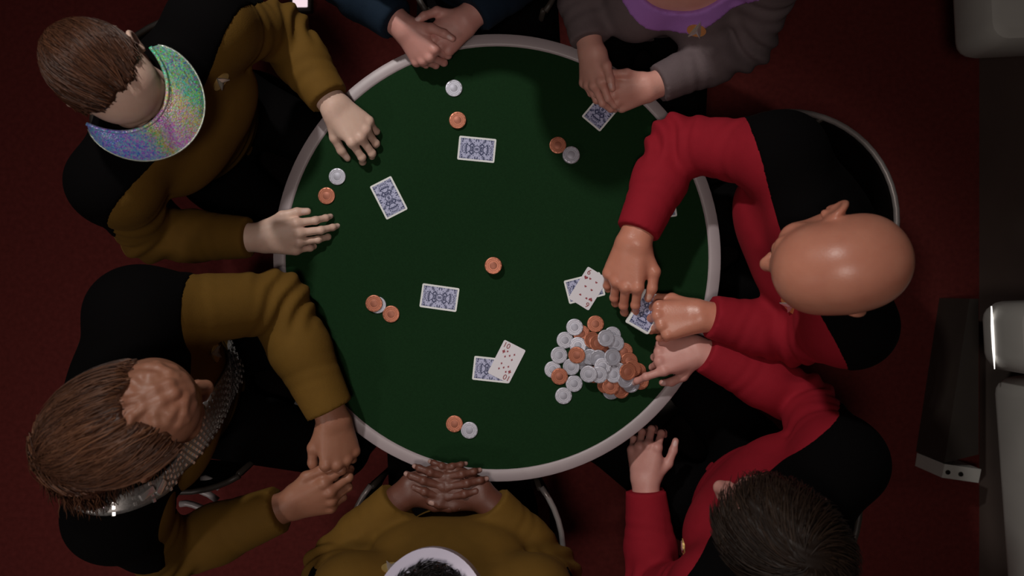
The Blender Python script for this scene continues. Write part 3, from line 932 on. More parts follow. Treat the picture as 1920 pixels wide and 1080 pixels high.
SPECS = dict(
    A=dict(sL=P(398, 55, 1.02), sR=P(215, 345, 1.02), eL=P(528, 58, .80), eR=P(280, 440, .78), wL=P(624, 196, .815), wR=P(484, 446, .80),
           head=dict(c=P(216, 150, 1.175), dir=(.77, .64), pitch=19, roll=0, s=.90), lean=.12, b=.98, skin='skin_pale', cloth='gold_cloth', yoke=yoke_std,
           handL=dict(fwd=wdir(.70, .72, -.20), dors=(0.25, .1, 1), curls=[(30, 46, 26), (32, 48, 26), (36, 50, 28), (40, 52, 30)], spread=.05, thumb=((.55, .8, -.5), (.2, .9, -.5), (.0, .9, -.5))),
           handR=dict(fwd=wdir(1, -.06, -.10), dors=(0, -.35, 1), curls=[(14, 26, 14), (16, 22, 12), (20, 26, 14), (26, 32, 16)], spread=.025, thumb=((.52, .85, -.1), (.20, .97, -.05), (.0, 1, -.12))),
           cuff=(.93, .92), label='person in gold and black uniform wearing a sparkling iridescent eyeshade'),
    B=dict(sL=P(262, 590, 1.05), sR=P(222, 962, 1.05), eL=P(520, 566, .83), eR=P(318, 1036, .80), wL=P(626, 784, .82), wR=P(540, 948, .81),
           head=dict(c=P(258, 783, 1.24), dir=(.88, -.47), pitch=27, roll=-4, s=1.07), lean=.10, b=1.14, hand_s=1.10, skin='skin_brown', cloth='gold_cloth',
           head_extra=ridges, yoke=lambda h, f, s: np.maximum(-(h + .115), f - .105 + .10 * np.abs(s)),
           handL=dict(fwd=wdir(.10, .95, -.10), dors=(.5, .1, .85), curls=[(38, 48, 22), (40, 50, 24), (42, 52, 26), (44, 54, 28)], spread=.04, thumb=((.55, .9, -.35), (.1, 1, -.2), (-.15, 1, -.1))),
           handR=dict(fwd=wdir(.95, -.28, .02), dors=(0, -.35, .9), curls=[(34, 46, 22), (40, 52, 26), (44, 56, 28), (48, 58, 30)], spread=.04, thumb=((.6, .85, 0), (.15, 1, .0), (-.1, 1, -.1))),
           cuff=(.93, .93), label='long-haired person with ridged forehead and metal baldric over gold uniform'),
    C=dict(sL=P(1062, -170, 1.03), sR=P(735, -170, 1.03), eL=P(1000, -75, .79), eR=P(625, -55, .79), wL=P(876, 36, .82), wR=P(757, 50, .82),
           head=dict(c=P(895, -225, 1.22), dir=(-.05, 1), pitch=14, s=1.0), lean=.08, b=1.0, skin='skin_pink', cloth='blue_cloth', yoke=yoke_std, ht=.008, hh=.005, hand_s=.93,
           handL=dict(fwd=wdir(-.78, .55, -.08), dors=(.55, .1, .8), curls=[(46, 58, 30), (48, 60, 30), (50, 62, 30), (52, 62, 30)], spread=.03, thumb=((.7, .6, .1), (.25, .9, .2), (.05, 1, 0))),
           handR=dict(fwd=wdir(.50, .62, -.15), dors=(-.5, -.25, .8), curls=[(52, 66, 34), (56, 68, 34), (58, 70, 34), (60, 70, 34)], spread=.03, thumb=((.75, .6, .15), (.5, .8, .0), (.3, .9, -.2))),
           cuff=(.90, .90), label='person in dark blue sleeves with clasped hands on the table rim'),
    D=dict(sL=P(1462, -75, 1.00), sR=P(1122, -110, 1.00), eL=P(1402, 82, .80), eR=P(1082, -62, .79), wL=P(1222, 163, .82), wR=P(1107, 88, .82),
           head=dict(c=P(1320, -190, 1.20), dir=(-.25, 1), pitch=10, s=.95), lean=.08, b=.88, hand_s=.92, skin='skin_warm', cloth='grey_cloth', bust=True, hb=.006, shrink=-.002, ht=.0055, hh=.005,
           neckline=lambda h, f, s: (.7 * h - .7 * np.maximum(f, 0) + .124 - 5.0 * s * s), band='purple_cloth',
           handL=dict(fwd=wdir(-.95, .22, -.10), dors=(.0, -.55, .8), curls=[(24, 46, 24), (36, 52, 26), (44, 56, 28), (50, 60, 30)], spread=.03, thumb=((.6, .8, .2), (.25, 1, .0), (0, 1, -.1))),
           handR=dict(fwd=wdir(.10, 1, -.12), dors=(-.75, 0, .6), curls=[(22, 28, 16), (28, 34, 18), (34, 40, 22), (40, 46, 24)], spread=.03, thumb=((.6, .8, .2), (.25, 1, .0), (0.1, 1, -.1))),
           cuff=(.93, .93), label='person in grey top with purple neckline holding a card'),
    E=dict(sL=P(1592, 612, 1.02), sR=P(1462, 292, 1.02), eL=P(1486, 632, .83), eR=P(1268, 268, .83), wL=P(1318, 590, .850), wR=P(1190, 448, .87),
           head=dict(c=P(1562, 490, 1.215), dir=(-1, .14), pitch=30, roll=-16, s=1.05), lean=.14, b=1.0, skin='skin_tan', cloth='red_cloth', yoke=yoke_std, hh=.003,
           handL=dict(fwd=wdir(-.95, .12, -.12), dors=(.0, .25, .95), curls=[(48, 62, 34), (56, 66, 36), (62, 70, 36), (64, 72, 36)], spread=.02, s=1.04, thumb=((.50, .80, -.1), (.15, .97, .0), (-.1, 1, -.1))),
           handR=dict(fwd=wdir(-.22, .97, -.22), dors=(-.35, 0, .9), curls=[(24, 22, 14), (28, 26, 14), (30, 28, 16), (32, 30, 16)], spread=.02, s=1.12, thumb=((.72, .80, -.1), (.10, 1, -.12), (-.12, 1, -.2))),
           cuff=(.92, .93), label='bald person in red and black uniform dealing the cards'),
    F=dict(sL=P(1338, 1112, 1.02), sR=P(1576, 862, 1.02), yoke_f=.085, eL=P(1226, 1112, .72), eR=P(1508, 752, .79), wL=P(1210, 908, .69), wR=P(1312, 655, .81),
           head=dict(c=P(1452, 995, 1.21), dir=(-.80, -.60), pitch=22, roll=0, s=1.02), lean=.12, b=1.02, skin='skin_pink', cloth='red_cloth', yoke=yoke_std,
           handL=dict(fwd=wdir(.02, -1, -.12), dors=(-.4, 0, .85), curls=[(40, 50, 30)] * 4, spread=.06, thumb=((.7, .75, -.3), (.35, .95, -.2), (.2, .95, -.2))),
           handR=dict(fwd=wdir(-.92, .22, -.10), dors=(0, .35, .9), curls=[(8, 30, 26), (72, 84, 46), (76, 88, 46), (78, 88, 46)], spread=.05, thumb=((.55, .7, -.6), (.1, .8, -.6), (-.2, .8, -.5))),
           cuff=(.94, .95), label='dark-haired person in red and black uniform reaching for the chip pile'),
    G=dict(sL=P(660, 1118, 1.00), sR=P(1000, 1122, 1.00), eL=P(622, 1064, .79), eR=P(1036, 1076, .79), wL=P(762, 920, .815), wR=P(908, 930, .815),
           head=dict(c=P(808, 1170, 1.19), dir=(-.03, -1), pitch=22, s=1.0), lean=.06, b=.98, skin='skin_dark', cloth='gold_cloth', yoke=yoke_std,
           handL=dict(fwd=wdir(1, -.20, .02), dors=(-.1, .15, .95), curls=[(-16, 30, 24), (-14, 32, 24), (-14, 34, 26), (-12, 36, 26)], spread=-.01, thumb=((.50, .80, .15), (.25, .97, .1), (.10, 1, -.1))),
           handR=dict(fwd=wdir(-1, -.34, .02), dors=(.1, .15, .95), curls=[(-16, 30, 24), (-14, 32, 24), (-14, 34, 26), (-12, 36, 26)], spread=-.01, thumb=((.42, .85, .25), (.15, 1, .15), (.05, 1, -.1))),
           cuff=(.88, .90), label='person in gold uniform with silver visor and clasped dark hands'),
)
for k, sp in SPECS.items():
    people[k] = build_person(sp)
A, B, C_, D_, E, F_, G = [people[k] for k in 'ABCDEFG']

# ---- hair
def reg_cap(front, slope, low, ear=.0, side=0.0):
    # keep where y < front + slope*... and above the nape / ears
    def fn(x, y, z):
        a = (y - front) - slope * (z - .09) - side * np.maximum(np.abs(x) - .015, 0) + .0035 * np.sin(95 * x + 1) + .0025 * np.sin(230 * x)
        b_ = (low - z) + np.maximum(y + .01, 0) * ear
        return -np.maximum(a, b_)
    return fn
back = lambda p: np.stack([p[:, 0] * 2.0, -np.ones(len(p)), -.2 - 0 * p[:, 0]], 1)
def swirl(p):
    c0 = np.array([.0, -.05, .11]); d = p - c0; d = d / (np.linalg.norm(d, axis=1, keepdims=True) + 1e-6)
    return d + np.stack([d[:, 1] * .5, -d[:, 0] * .5, 0 * d[:, 0]], 1)
hair(A, MATS['hair_brown'], reg_cap(.038, .60, -.045, .9), back, .004, 3800, 7, .011, .0010, (.07, .16), groove=.0022, seed=2)
hair(B, MATS['hair_auburn'], reg_cap(-.012, .25, -.12, .9, 1.1), back, .006, 4200, 10, .012, .0010, (.13, .22), drop=-.01, groove=.0025, seed=3, wave=.15,
     parts=lambda HL, Fm, s: [el(HL((0, -.10, -.05)), np.array([.075, .05, .10]) * s, Fm, .04)])
hair(C_, MATS['hair_dark'], reg_cap(.055, .45, -.05, .9), swirl, .011, 900, 6, .011, .0014, (.13, .22), seed=4)
hair(D_, MATS['hair_black'], reg_cap(.060, .45, -.17, .5), lambda p: np.stack([p[:, 0] * 3, -.4 - 0 * p[:, 0], -1 - 0 * p[:, 0]], 1), .016, 1500, 14, .018, .0014, (.18, .32), drop=-.02, seed=5,
     parts=lambda HL, Fm, s: [el(HL((0, -.06, -.08)), np.array([.095, .06, .13]) * s, Fm, .04)])
hair(F_, MATS['hair_dark'], reg_cap(.066, .40, -.05, .9), swirl, .012, 3200, 6, .011, .0011, (.14, .26), seed=6)
hair(G, MATS['hair_black'], reg_cap(.095, .30, -.05, .9), swirl, .008, 2600, 4, .007, .0012, (.14, .22), seed=7, wave=.9)

# ---- eyeshade of iridescent foil
def visor(sp):
    HL, Fm = sp['HL'], sp['Fm']
    n = 40; rows = 6; v = []
    # layout in a tilted local plane in front of the brow
    for j in range(rows + 1):
        t = j / rows
        for i in range(n + 1):
            a = math.radians(-76 + 152 * i / n)
            inner = np.array([.087 * math.sin(a), -.008 + .101 * math.cos(a), .034])
            w = max(0.0, math.cos(a * 1.15)) ** .55 * .064
            out = np.array([math.sin(a) * 1.0, math.cos(a), 0])
            dz = -.018 * t - .010 * t * t * math.cos(a)
            v.append(inner + out * w * t + np.array([0, 0, dz]))
    f = []
    for j in range(rows):
        for i in range(n):
            f.append((j * (n + 1) + i, j * (n + 1) + i + 1, (j + 1) * (n + 1) + i + 1, (j + 1) * (n + 1) + i))
    m0 = len(v)
    v2 = [p - np.array([0, 0, .0016]) for p in v]
    f2 = [tuple(m0 + q for q in reversed(x)) for x in f]
    rimloop = list(range(rows * (n + 1), (rows + 1) * (n + 1)))
    f3 = [(rimloop[i + 1], rimloop[i], m0 + rimloop[i], m0 + rimloop[i + 1]) for i in range(n)]
    mb = MB(); mb.add(v + v2, [tuple(reversed(x)) for x in f] + [tuple(reversed(x)) for x in f2] + f3)
    o = mb.build('eyeshade', MATS['visor_foil'], sp['root'], True, 60)
    c = HL((0, 0, 0)); M = Matrix(((*Fm[0], c[0]), (*Fm[1], c[1]), (*Fm[2], c[2]), (0, 0, 0, 1)))
    o.matrix_world = M
    o['label'] = 'glittering iridescent foil eyeshade brim'
    mb = MB(); pts = [(.0885 * math.sin(a), -.008 + .1025 * math.cos(a), .035) for a in np.linspace(math.radians(-76), math.radians(76), 40)]
    mb.tube(pts, .0034, 8); bd = mb.build('headband', MATS['visor_foil'], o, True, None)
    mb = MB(); pts = [v[i] for i in rimloop]
    mb.tube(pts, .0016, 6); mb.build('edge_trim', MATS['visor_trim'], o, True, None)
mat('visor_trim', (.55, .62, .55), .25, .5)
visor(A)
# ---- silver wrap visor of the person at the lower edge
HL, Fm = G['HL'], G['Fm']
mb = MB(); v = []; n = 28
for j, (z, off) in enumerate(((-.020, .0), (-.020, .026), (.022, .022), (.022, .0))):
    for i in range(n + 1):
        a = math.radians(-82 + 164 * i / n)
        v.append(np.array([(.082 + off) * math.sin(a), -.002 + (.104 + off) * math.cos(a), z + .008]))
f = []
for j in range(4):
    for i in range(n):
        f.append((j * (n + 1) + i, j * (n + 1) + i + 1, ((j + 1) % 4) * (n + 1) + i + 1, ((j + 1) % 4) * (n + 1) + i))
mb.add(v, [tuple(reversed(q)) for q in f])
o = mb.build('wrap_visor', MATS['visor_white'], G['root'], True, 40)
c = HL((0, 0, 0)); o.matrix_world = Matrix(((*Fm[0], c[0]), (*Fm[1], c[1]), (*Fm[2], c[2]), (0, 0, 0, 1)))
o['label'] = 'curved silver visor worn over the eyes'

# ---- chest badges
badge(A, 413, 152); badge(B, 403, 661); badge(D_, 1306, 56); badge(E, 1480, 572); badge(F_, 1283, 1028); badge(G, 735, 1066)

# ---- metal baldric over the gold uniform
def baldric(sp):
    path = [(118, 905), (150, 935), (195, 950), (245, 938), (300, 912), (335, 875), (365, 825), (395, 775), (425, 725), (440, 690), (444, 662)]
    wid = [.034, .036, .038, .038, .040, .055, .080, .100, .110, .110, .110]
    pts = []
    for (x, y), w in zip(path, wid):
        p, n = cast(sp, x, y)
        if p is not None: pts.append((p + n * .004, n, w))
    # smooth the path
    Pp = np.array([q[0] for q in pts]); Nn = np.array([q[1] for q in pts]); Ww = np.array([q[2] for q in pts])
    for _ in range(2):
        Nn[1:-1] = (Nn[:-2] + 2 * Nn[1:-1] + Nn[2:]) / 4
    s = np.concatenate([[0], np.cumsum(np.linalg.norm(np.diff(Pp, axis=0), axis=1))])
    m = 60; t = np.linspace(0, s[-1], m)
    Pi = np.stack([np.interp(t, s, Pp[:, i]) for i in range(3)], 1); Ni = np.stack([np.interp(t, s, Nn[:, i]) for i in range(3)], 1); Wi = np.interp(t, s, Ww)
    for _ in range(6): Pi[1:-1] = (Pi[:-2] + 2 * Pi[1:-1] + Pi[2:]) / 4
    tan = np.gradient(Pi, axis=0); tan /= np.linalg.norm(tan, axis=1, keepdims=True)
    Ni -= tan * (Ni * tan).sum(1, keepdims=True); Ni /= np.linalg.norm(Ni, axis=1, keepdims=True)
    bi = np.cross(tan, Ni)
    cols = 7
    def surf(i, w, lift=0.0):
        p = Pi[i] + bi[i] * Wi[i] * w / 2
        hit = sp['bvh'].find_nearest(Vector(p))
        q = np.array(hit[0]); nn = np.array(hit[1])
        if nn @ Ni[i] < 0: nn = -nn
        return q + nn * (.004 + lift), nn
    v = []; f = []
    for i in range(m):
        for j in range(cols):
            v.append(surf(i, -1 + 2 * j / (cols - 1))[0])
    for i in range(m - 1):
        for j in range(cols - 1):
            f.append((i * cols + j, i * cols + j + 1, (i + 1) * cols + j + 1, (i + 1) * cols + j))
    mb = MB(); mb.add(v, f)
    o = mb.build('baldric', MATS['baldric_metal'], sp['root'], True, None)
    sd = o.modifiers.new('thick', 'SOLIDIFY'); sd.thickness = .004; sd.offset = 0
    o['label'] = 'heavy metal link baldric across the chest'
    # chain links in rows
    mb = MB()
    for i in range(1, m - 1):
        if Wi[i] < .04 and i % 3: continue
        nr = 7 if Wi[i] > .06 else 4
        for j in range(nr):
            w = -.9 + 1.8 * (j + .5 * (i % 2) * .6) / (nr - 1)
            if w > .95: continue
            p, nn = surf(i, w, .002)
            R = np.stack([tan[i], np.cross(nn, tan[i]), nn], 1)
            mb.box(p, (.0052, .0066, .0034), R)
    k = mb.build('chain_link', MATS['silver_metal'], o); k['kind'] = 'stuff'
    # clasps and boss on the shoulder strap
    for (x, y, kind) in ((293, 914, 'c'), (270, 925, 'c'), (195, 950, 'b'), (165, 940, 'c'), (140, 925, 'c')):
        p, n = cast(sp, x, y)
        if p is None: continue
        mb = MB()
        if kind == 'b':
            mb.lathe([(.0001, .008), (.006, .0075), (.010, .005), (.012, 0), (.012, -.006)], 16); nm = 'boss'
        else:
            mb.box((0, 0, .004), (.014, .030, .008), None, .003); nm = 'clasp'
        q = mb.build(nm, MATS['silver_metal'], o, True); frame_obj(q, p + n * .006, n, (0.8, 0.3, 0))
baldric(B)

# ================================================================== CHAIRS
def chair(c, fw, label, bright=False, R=.266, zr=.68):
    a0 = math.atan2(fw[1], fw[0])
    root = empty('tub_chair', (c[0], c[1], 0), a0)
    tag(root, label, 'chair', 'tub chairs around the poker table')
    ks = min(1.0, R / .25)
    mb = MB(); mb.lathe([(.0001, .447), (.17 * ks, .447), (.205 * ks, .44), (.215 * ks, .42), (.21 * ks, .39), (.19 * ks, .375), (.0001, .375)], 40)
    mb.build('seat_cushion', MATS['chair_cushion'], root, True, None)
    aa = np.linspace(math.radians(52), math.radians(308), 40)
    mb = MB(); mb.tube([(R * math.cos(a), R * math.sin(a), zr) for a in aa], .0075, 8); mb.build('back_rail', MATS['chair_metal' if bright else 'panel_dark'], root, True, None)
    # padded shell below the rail
    v = []; f = []
    for i, a in enumerate(aa):
        for (r_, z) in ((R - .004, zr - .02), (R - .02, .44), (R - .012, .44), (R + .004, zr - .02)):
            v.append((r_ * math.cos(a), r_ * math.sin(a), z))
    for i in range(len(aa) - 1):
        for k in range(4):
            f.append((i * 4 + k, i * 4 + (k + 1) % 4, i * 4 + 4 + (k + 1) % 4, i * 4 + 4 + k))
    f += [(0, 3, 2, 1), (len(v) - 4, len(v) - 3, len(v) - 2, len(v) - 1)]
    mb = MB(); mb.add(v, f); mb.build('back_shell', MATS['chair_cushion'], root, True, 40)
    for a in (aa[0], aa[-1], math.radians(130), math.radians(230)):
        mb = MB(); mb.tube([((R - .005) * math.cos(a), (R - .005) * math.sin(a), zr), ((R - .02) * math.cos(a), (R - .02) * math.sin(a), .43)], .007, 8)
        mb.build('post', MATS['panel_dark'], root, True, None)
    mb = MB(); mb.lathe([(.05, .38), (.03, .34), (.03, .06), (.05, .04)], 20); mb.build('column', MATS['chair_metal'], root, True)
    mb = MB(); mb.lathe([(.0001, .045), (.05, .042), (.21 * ks, .02), (.22 * ks, .0), (.0001, 0)], 36); mb.build('base', MATS['panel_dark'], root, True)
    return root
for k, lab in (('A', 'tub chair under the person wearing the iridescent eyeshade'), ('B', 'tub chair under the person with the metal baldric'),
               ('C', 'tub chair under the person in dark blue'), ('D', 'tub chair under the person with the purple neckline'),
               ('E', 'tub chair with grey hoop rail behind the bald person'), ('F', 'tub chair under the dark-haired person in red'),
               ('G', 'tub chair under the person with the silver visor')):
    sp = people[k]
    c = sp['H'] + sp['fw'] * .03
    if k == 'E': c = P(1479, 412, .68)
    sp['chair'] = chair(c, sp['fw'], lab, k in 'EG', .185 if k in 'CD' else .266)
    inv = Matrix.Translation(sp['chair'].location) @ Matrix.Rotation(sp['chair'].rotation_euler[2], 4, 'Z')
    inv = inv.inverted()
    if k == 'B':                      # pale curved slats in the side of this chair
        for j, (x0, y0, x1, y1) in enumerate(((378, 898, 412, 916), (352, 918, 408, 938), (338, 945, 392, 962))):
            z = .60
            a, b_ = P(x0, y0, z), P(x1, y1, z); m_ = (a + b_) / 2 + np.array([-.004, .010, 0])
            mb = MB(); mb.tube([inv @ Vector(q) for q in (a, a * .5 + m_ * .5 + np.array([0, .003, 0]), m_, b_ * .5 + m_ * .5 + np.array([0, .003, 0]), b_)], .0085, 8)
            mb.build('slat', MATS['chair_slat'], sp['chair'], True, None)
    if k == 'G':                      # pale foot plate low on this chair
        q = [P(1010, 1004, .022), P(1049, 1006, .022), P(1046, 1052, .022), P(1005, 1060, .022)]
        mb = MB(); v = [inv @ Vector(x) for x in q]; mb.add(v + [x - Vector((0, 0, .02)) for x in v], [(3, 2, 1, 0), (4, 5, 6, 7)] + [(i, (i + 1) % 4, 4 + (i + 1) % 4, 4 + i) for i in range(4)])
        mb.build('foot_plate', MATS['chair_slat'], sp['chair'])

# ================================================================== CARDS
CW, CH, CT = .0565, .0880, .0005
def rrect(w, h, r, n=5):
    pts = []
    for (sx, sy, a0) in ((1, 1, 0), (-1, 1, 90), (-1, -1, 180), (1, -1, 270)):
        for k in range(n):
            a = math.radians(a0 + 90 * k / (n - 1)); pts.append((sx * (w / 2 - r) + r * math.cos(a), sy * (h / 2 - r) + r * math.sin(a)))
    return pts
card_me = MB().prism(rrect(CW, CH, .0035), 0, CT).mesh('card')
card_me.materials.append(MATS['card_white'])
face_me = MB().prism(rrect(CW, CH, .0035), 0, CT).mesh('card_face'); face_me.materials.append(MATS['card_face'])
print_me = MB().prism(rrect(CW - .0085, CH - .0085, .001), CT - .0001, CT + .00012).mesh('back_print')
print_me.materials.append(MATS['card_back'])
def card(c, ang, label, up='back', group=None, tilt=None, z=TZ + .0025):
    o = bpy.data.objects.new('playing_card', card_me if up == 'back' else face_me); C.objects.link(o)
    o.location = (c[0], c[1], z if len(c) < 3 or c[2] is None else c[2]); o.rotation_euler = (tilt[0] if tilt else 0, tilt[1] if tilt else 0, math.radians(ang))
    tag(o, label, 'playing card', group)
    if up == 'back':
        p = bpy.data.objects.new('back_print', print_me); C.objects.link(p); p.parent = o
    return o
def tpos(px, py, z=None): 
    z = TZ + .0025 if z is None else z
    q = P(px, py, z); return (q[0], q[1], z)
CG = 'face-down cards on the felt'
card(tpos(894, 280), 84.5, 'face-down blue card below the copper chip nearest the clasped pink hands', group=CG)
card(tpos(729, 371), 27, 'face-down blue card beside the curled hand of the eyeshade wearer', group=CG)
card(tpos(824, 558), 82, 'face-down blue card between the chips and the middle of the felt', group=CG)
card(tpos(922, 693), 84, 'face-down blue card half under the ten of diamonds', group=CG)
card(tpos(1096, 540), 104, 'face-down blue card half under the six of hearts', group=CG)
card(tpos(1232, 388), 98, 'face-down card in shadow beside the dealer\'s red sleeve', group=CG)
card(tpos(1130, 206, TZ + .004), -40, 'face-down card under the fingers of the grey-sleeved person', group=CG)

def text_mesh(s, size):
    cu = bpy.data.curves.new('t', 'FONT'); cu.body = s; cu.size = size; cu.align_x = 'CENTER'; cu.align_y = 'CENTER'; cu.extrude = .0001
    cu.offset = size * .012
    o = bpy.data.objects.new('t', cu); C.objects.link(o)
    dg = bpy.context.evaluated_depsgraph_get(); dg.update()
    me = bpy.data.meshes.new_from_object(o.evaluated_get(dg))
    bpy.data.objects.remove(o); me.materials.clear(); me.materials.append(MATS['ink_red'])
    return me
def heart(s):
    pts = []
    for t in np.linspace(0, 2 * math.pi, 26, endpoint=False):
        pts.append((s * 16 * math.sin(t) ** 3 / 17, s * (13 * math.cos(t) - 5 * math.cos(2 * t) - 2 * math.cos(3 * t) - math.cos(4 * t) + 2) / 17))
    return pts[::-1]
def diamond(s): return [(0, s * 1.1), (-s * .35, s * .42), (-s * .85, 0), (-s * .35, -s * .42), (0, -s * 1.1), (s * .35, -s * .42), (s * .85, 0), (s * .35, s * .42)]
def face_card(px, py, ang, rank, shape, nm, spots, label, z):
    o = card(tpos(px, py, z), ang, label, 'face')
    big = MB().prism(shape(.0052), CT - .0001, CT + .0003).mesh(nm); big.materials.append(MATS['pip_red'])
    sm = MB().prism(shape(.0031), CT - .0001, CT + .0003).mesh(nm); sm.materials.append(MATS['pip_red'])
    tm = text_mesh(rank, .0175)
    def put(me, n, x, y, r=0):
        q = bpy.data.objects.new(n, me); C.objects.link(q); q.parent = o; q.location = (x, y, CT + .0002 if n == 'rank_index' else 0); q.rotation_euler = (0, 0, r)
    ix = -CW / 2 + (.0098 if len(rank) == 1 else .0112)
    put(tm, 'rank_index', ix, CH / 2 - .0105); put(tm, 'rank_index', -ix, -CH / 2 + .0105, math.pi)
    put(big, nm, ix, CH / 2 - .0255); put(big, nm, -ix, -CH / 2 + .0255, math.pi)
    for x, y in spots: put(sm, nm, x, y, 0 if y >= 0 else math.pi)
six = [(-.0085, .0215), (.0085, .0215), (-.0085, 0.0005), (.0085, 0.0005), (-.0085, -.0215), (.0085, -.0215)]
ten = [(-.009, .0225), (.009, .0225), (-.009, .009), (.009, .009), (-.009, -.009), (.009, -.009), (-.009, -.0225), (.009, -.0225), (0, .0155), (0, -.0155)]
face_card(1103, 541, -32, '6', heart, 'heart_pip', six, 'face-up six of hearts beside the chip pile', TZ + .0034)
face_card(950, 678, -27, '10', diamond, 'diamond_pip', ten, 'face-up ten of diamonds on the green felt', TZ + .0034)
# deck held by the dealer
dc = P(1212, 584, .815)
for i in range(22):
    j = random.uniform(-1, 1)
    card((dc[0] + j * .0007, dc[1] + random.uniform(-.0008, .0008), .803 + i * .00085), -30 + j * .6, 'topmost face-down card of the deck gripped by the bald dealer' if i == 21 else 'card under the top of the deck gripped by the bald dealer', group='cards of the deck in the dealer\'s hand')

# ================================================================== CHIPS
CRD, CTH = .0200, .0034
prof = [(.0001, 0), (CRD - .0012, 0), (CRD - .0002, .0006), (CRD, .0012), (CRD, CTH - .0012), (CRD - .0003, CTH - .0005), (CRD - .0012, CTH), (CRD - .0040, CTH), (CRD - .0046, CTH - .0006), (.0001, CTH - .0006)]
def chip_mesh(nm):
    mb = MB(); mb.lathe(prof, 36)
    # moulded edge notches
    for k in range(12):
        a = 2 * math.pi * k / 12; R = np.array([[math.cos(a), -math.sin(a), 0], [math.sin(a), math.cos(a), 0], [0, 0, 1]])
        mb.box(R @ np.array([CRD - .0024, 0, CTH + .0001]), (.0024, .0034, .0003), R)
    me = mb.mesh('poker_chip', True, 30); me.materials.append(MATS[nm]); return me
chip_me = {'s': chip_mesh('silver_chip'), 'c': chip_mesh('copper_chip')}
inl = {}
for k, nm in (('s', 'silver_inlay'), ('c', 'copper_inlay')):
    mb = MB(); mb.lathe([(.0001, .0005), (.0080, .0005), (.0088, .0002), (.0088, -.0004)], 28, (0, 0, CTH - .0006))
    mb.lathe([(.0115, .0), (.0117, .0004), (.0125, .0004), (.0127, 0)], 28, (0, 0, CTH - .0006))
    inl[k] = mb.mesh('inlay', True, 30); inl[k].materials.append(MATS[nm])
def chip(k, loc, label, group, gx=0.0, gy=0.0):
    o = bpy.data.objects.new('poker_chip', chip_me[k]); C.objects.link(o)
    n = Vector((-gx, -gy, 1)).normalized()
    o.rotation_mode = 'QUATERNION'; o.rotation_quaternion = Vector((0, 0, 1)).rotation_difference(n)
    o.location = loc
    tag(o, label, 'poker chip', group)
    p = bpy.data.objects.new('inlay', inl[k]); C.objects.link(p); p.parent = o
    return o
ZF = TZ + .0022
def stack(px, py, cols, label, group=None):
    for i, k in enumerate(cols):
        top = ZF + CTH * len(cols)
        q = P(px, py, top)
        j = (random.uniform(-.0008, .0008), random.uniform(-.0008, .0008)) if i < len(cols) - 1 else (0, 0)
        chip(k, (q[0] + j[0], q[1] + j[1], ZF + i * (CTH + .0001)), label, group)
stack(851, 165, 's', 'silver chip nearest the clasped pink hands on the rim')
stack(858, 225, 'cc', 'copper chip stacked above the blue card nearest the clasped pink hands', 'copper pair by the card')
stack(1046, 272, 'c', 'copper chip touching a tall silver stack near the grey sleeves')
stack(1071, 290, 'ssss', 'silver chip of the stack near the grey-sleeved person', 'silver stack near grey sleeves')
stack(632, 331, 's', 'silver chip between the two hands of the eyeshade wearer')
stack(612, 367, 'c', 'copper chip between the two hands of the eyeshade wearer')
stack(925, 498, 'ccccc', 'copper chip of the lone stack in mid felt', 'lone copper stack in mid felt')
stack(708, 572, 's', 'silver chip half covered by a copper chip')
q = P(701, 569, ZF + CTH * 2); chip('c', (q[0], q[1], ZF + CTH + .0002), 'copper chip lying on top of a silver chip', None)
stack(733, 589, 'c', 'single copper chip beside the overlapped copper and silver pair')
stack(852, 795, 'c', 'copper chip near the clasped dark hands')
stack(880, 807, 's', 'silver chip near the clasped dark hands')

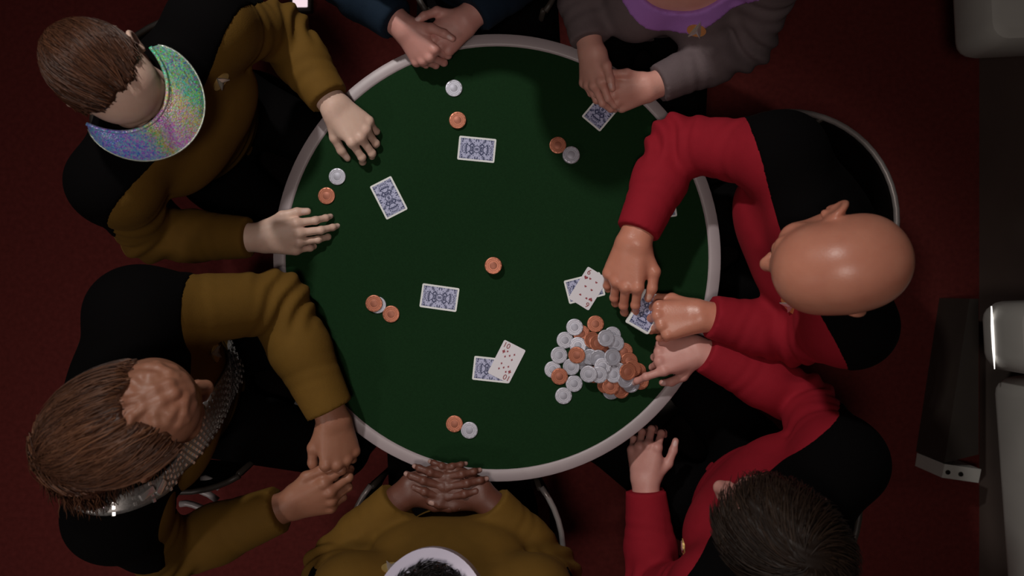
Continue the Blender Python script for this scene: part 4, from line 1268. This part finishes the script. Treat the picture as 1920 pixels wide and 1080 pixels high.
# the pot: each chip settles on what lies under it
hx = np.arange(-.14, .14, .002); HM = np.zeros((len(hx), len(hx))); PC = P(1120, 675, TZ)
GX, GY = np.meshgrid(hx, hx, indexing='ij')
def z_(a): return [(980 + x / 3.6, 480 + y / 3.6, k) for x, y, k in a]
pile = z_([(380, 640, 's'), (470, 620, 's'), (560, 640, 'c'), (420, 720, 's'), (520, 700, 'c'), (620, 730, 's'), (580, 780, 'c'), (690, 760, 'c'), (480, 800, 'c'), (660, 840, 'c'),
           (400, 525, 'c'), (495, 460, 'c'), (205, 770, 's'), (247, 672, 's'), (288, 570, 's'), (278, 948, 's'), (350, 865, 's'), (600, 915, 's'), (665, 905, 'c'), (800, 850, 'c'), (780, 780, 'c'),
           (375, 605, 's'), (470, 570, 'c'), (505, 590, 'c'), (610, 535, 's'), (690, 645, 'c'), (720, 710, 'c'), (740, 760, 'c'), (560, 870, 'c'), (590, 875, 'c'), (455, 680, 's'), (505, 685, 's'),
           (640, 770, 's'), (610, 795, 's'), (535, 740, 's'), (510, 795, 's'), (630, 590, 's'), (600, 680, 's'), (730, 865, 's'), (330, 750, 's'), (250, 815, 'c'), (440, 790, 's'), (365, 668, 'c'),
           (562, 555, 's'), (690, 830, 's'), (353, 482, 's'), (575, 625, 's'), (700, 775, 'c')])
order = list(range(len(pile)))
gs = np.linspace(-.20, .20, 11)
for i in order:
    px, py, k = pile[i]
    if i in (46,): continue
    zt = ZF + .012
    q = P(px, py, zt); x0, y0 = q[0] - PC[0], q[1] - PC[1]
    m = (GX - x0) ** 2 + (GY - y0) ** 2 < (CRD * .97) ** 2
    dx, dy, hh = GX[m] - x0, GY[m] - y0, HM[m]
    best = None
    for gx in gs:
        for gy in gs:
            a = (hh - gx * dx - gy * dy).max() + .012 * (gx * gx + gy * gy)
            if best is None or a < best[0] - 1e-6: best = (a, gx, gy)
    a, gx, gy = best
    a = (hh - gx * dx - gy * dy).max()
    HM[m] = np.maximum(HM[m], a + gx * dx + gy * dy + CTH * 1.04)
    lab = 'silver poker chip in the heaped pot beside the dealer' if k == 's' else 'copper poker chip in the heaped pot beside the dealer'
    lab = {45: 'bright silver chip topping copper chips at the pot edge facing the six of hearts', 15: 'outlying silver chip of the pot, set apart toward the ten of diamonds',
           40: 'copper chip leaning on a silver one at the pot edge toward the ten of diamonds', 42: 'copper chip lying among silver chips on top of the pot',
           11: 'copper chip at the pot corner nearest the dealing hand', 19: 'copper chip at the pot edge under the reaching fingertip'}.get(i, lab)
    chip(k, (q[0], q[1], ZF + a), lab, 'silver chips in the pot' if k == 's' else 'copper chips in the pot', gx, gy)
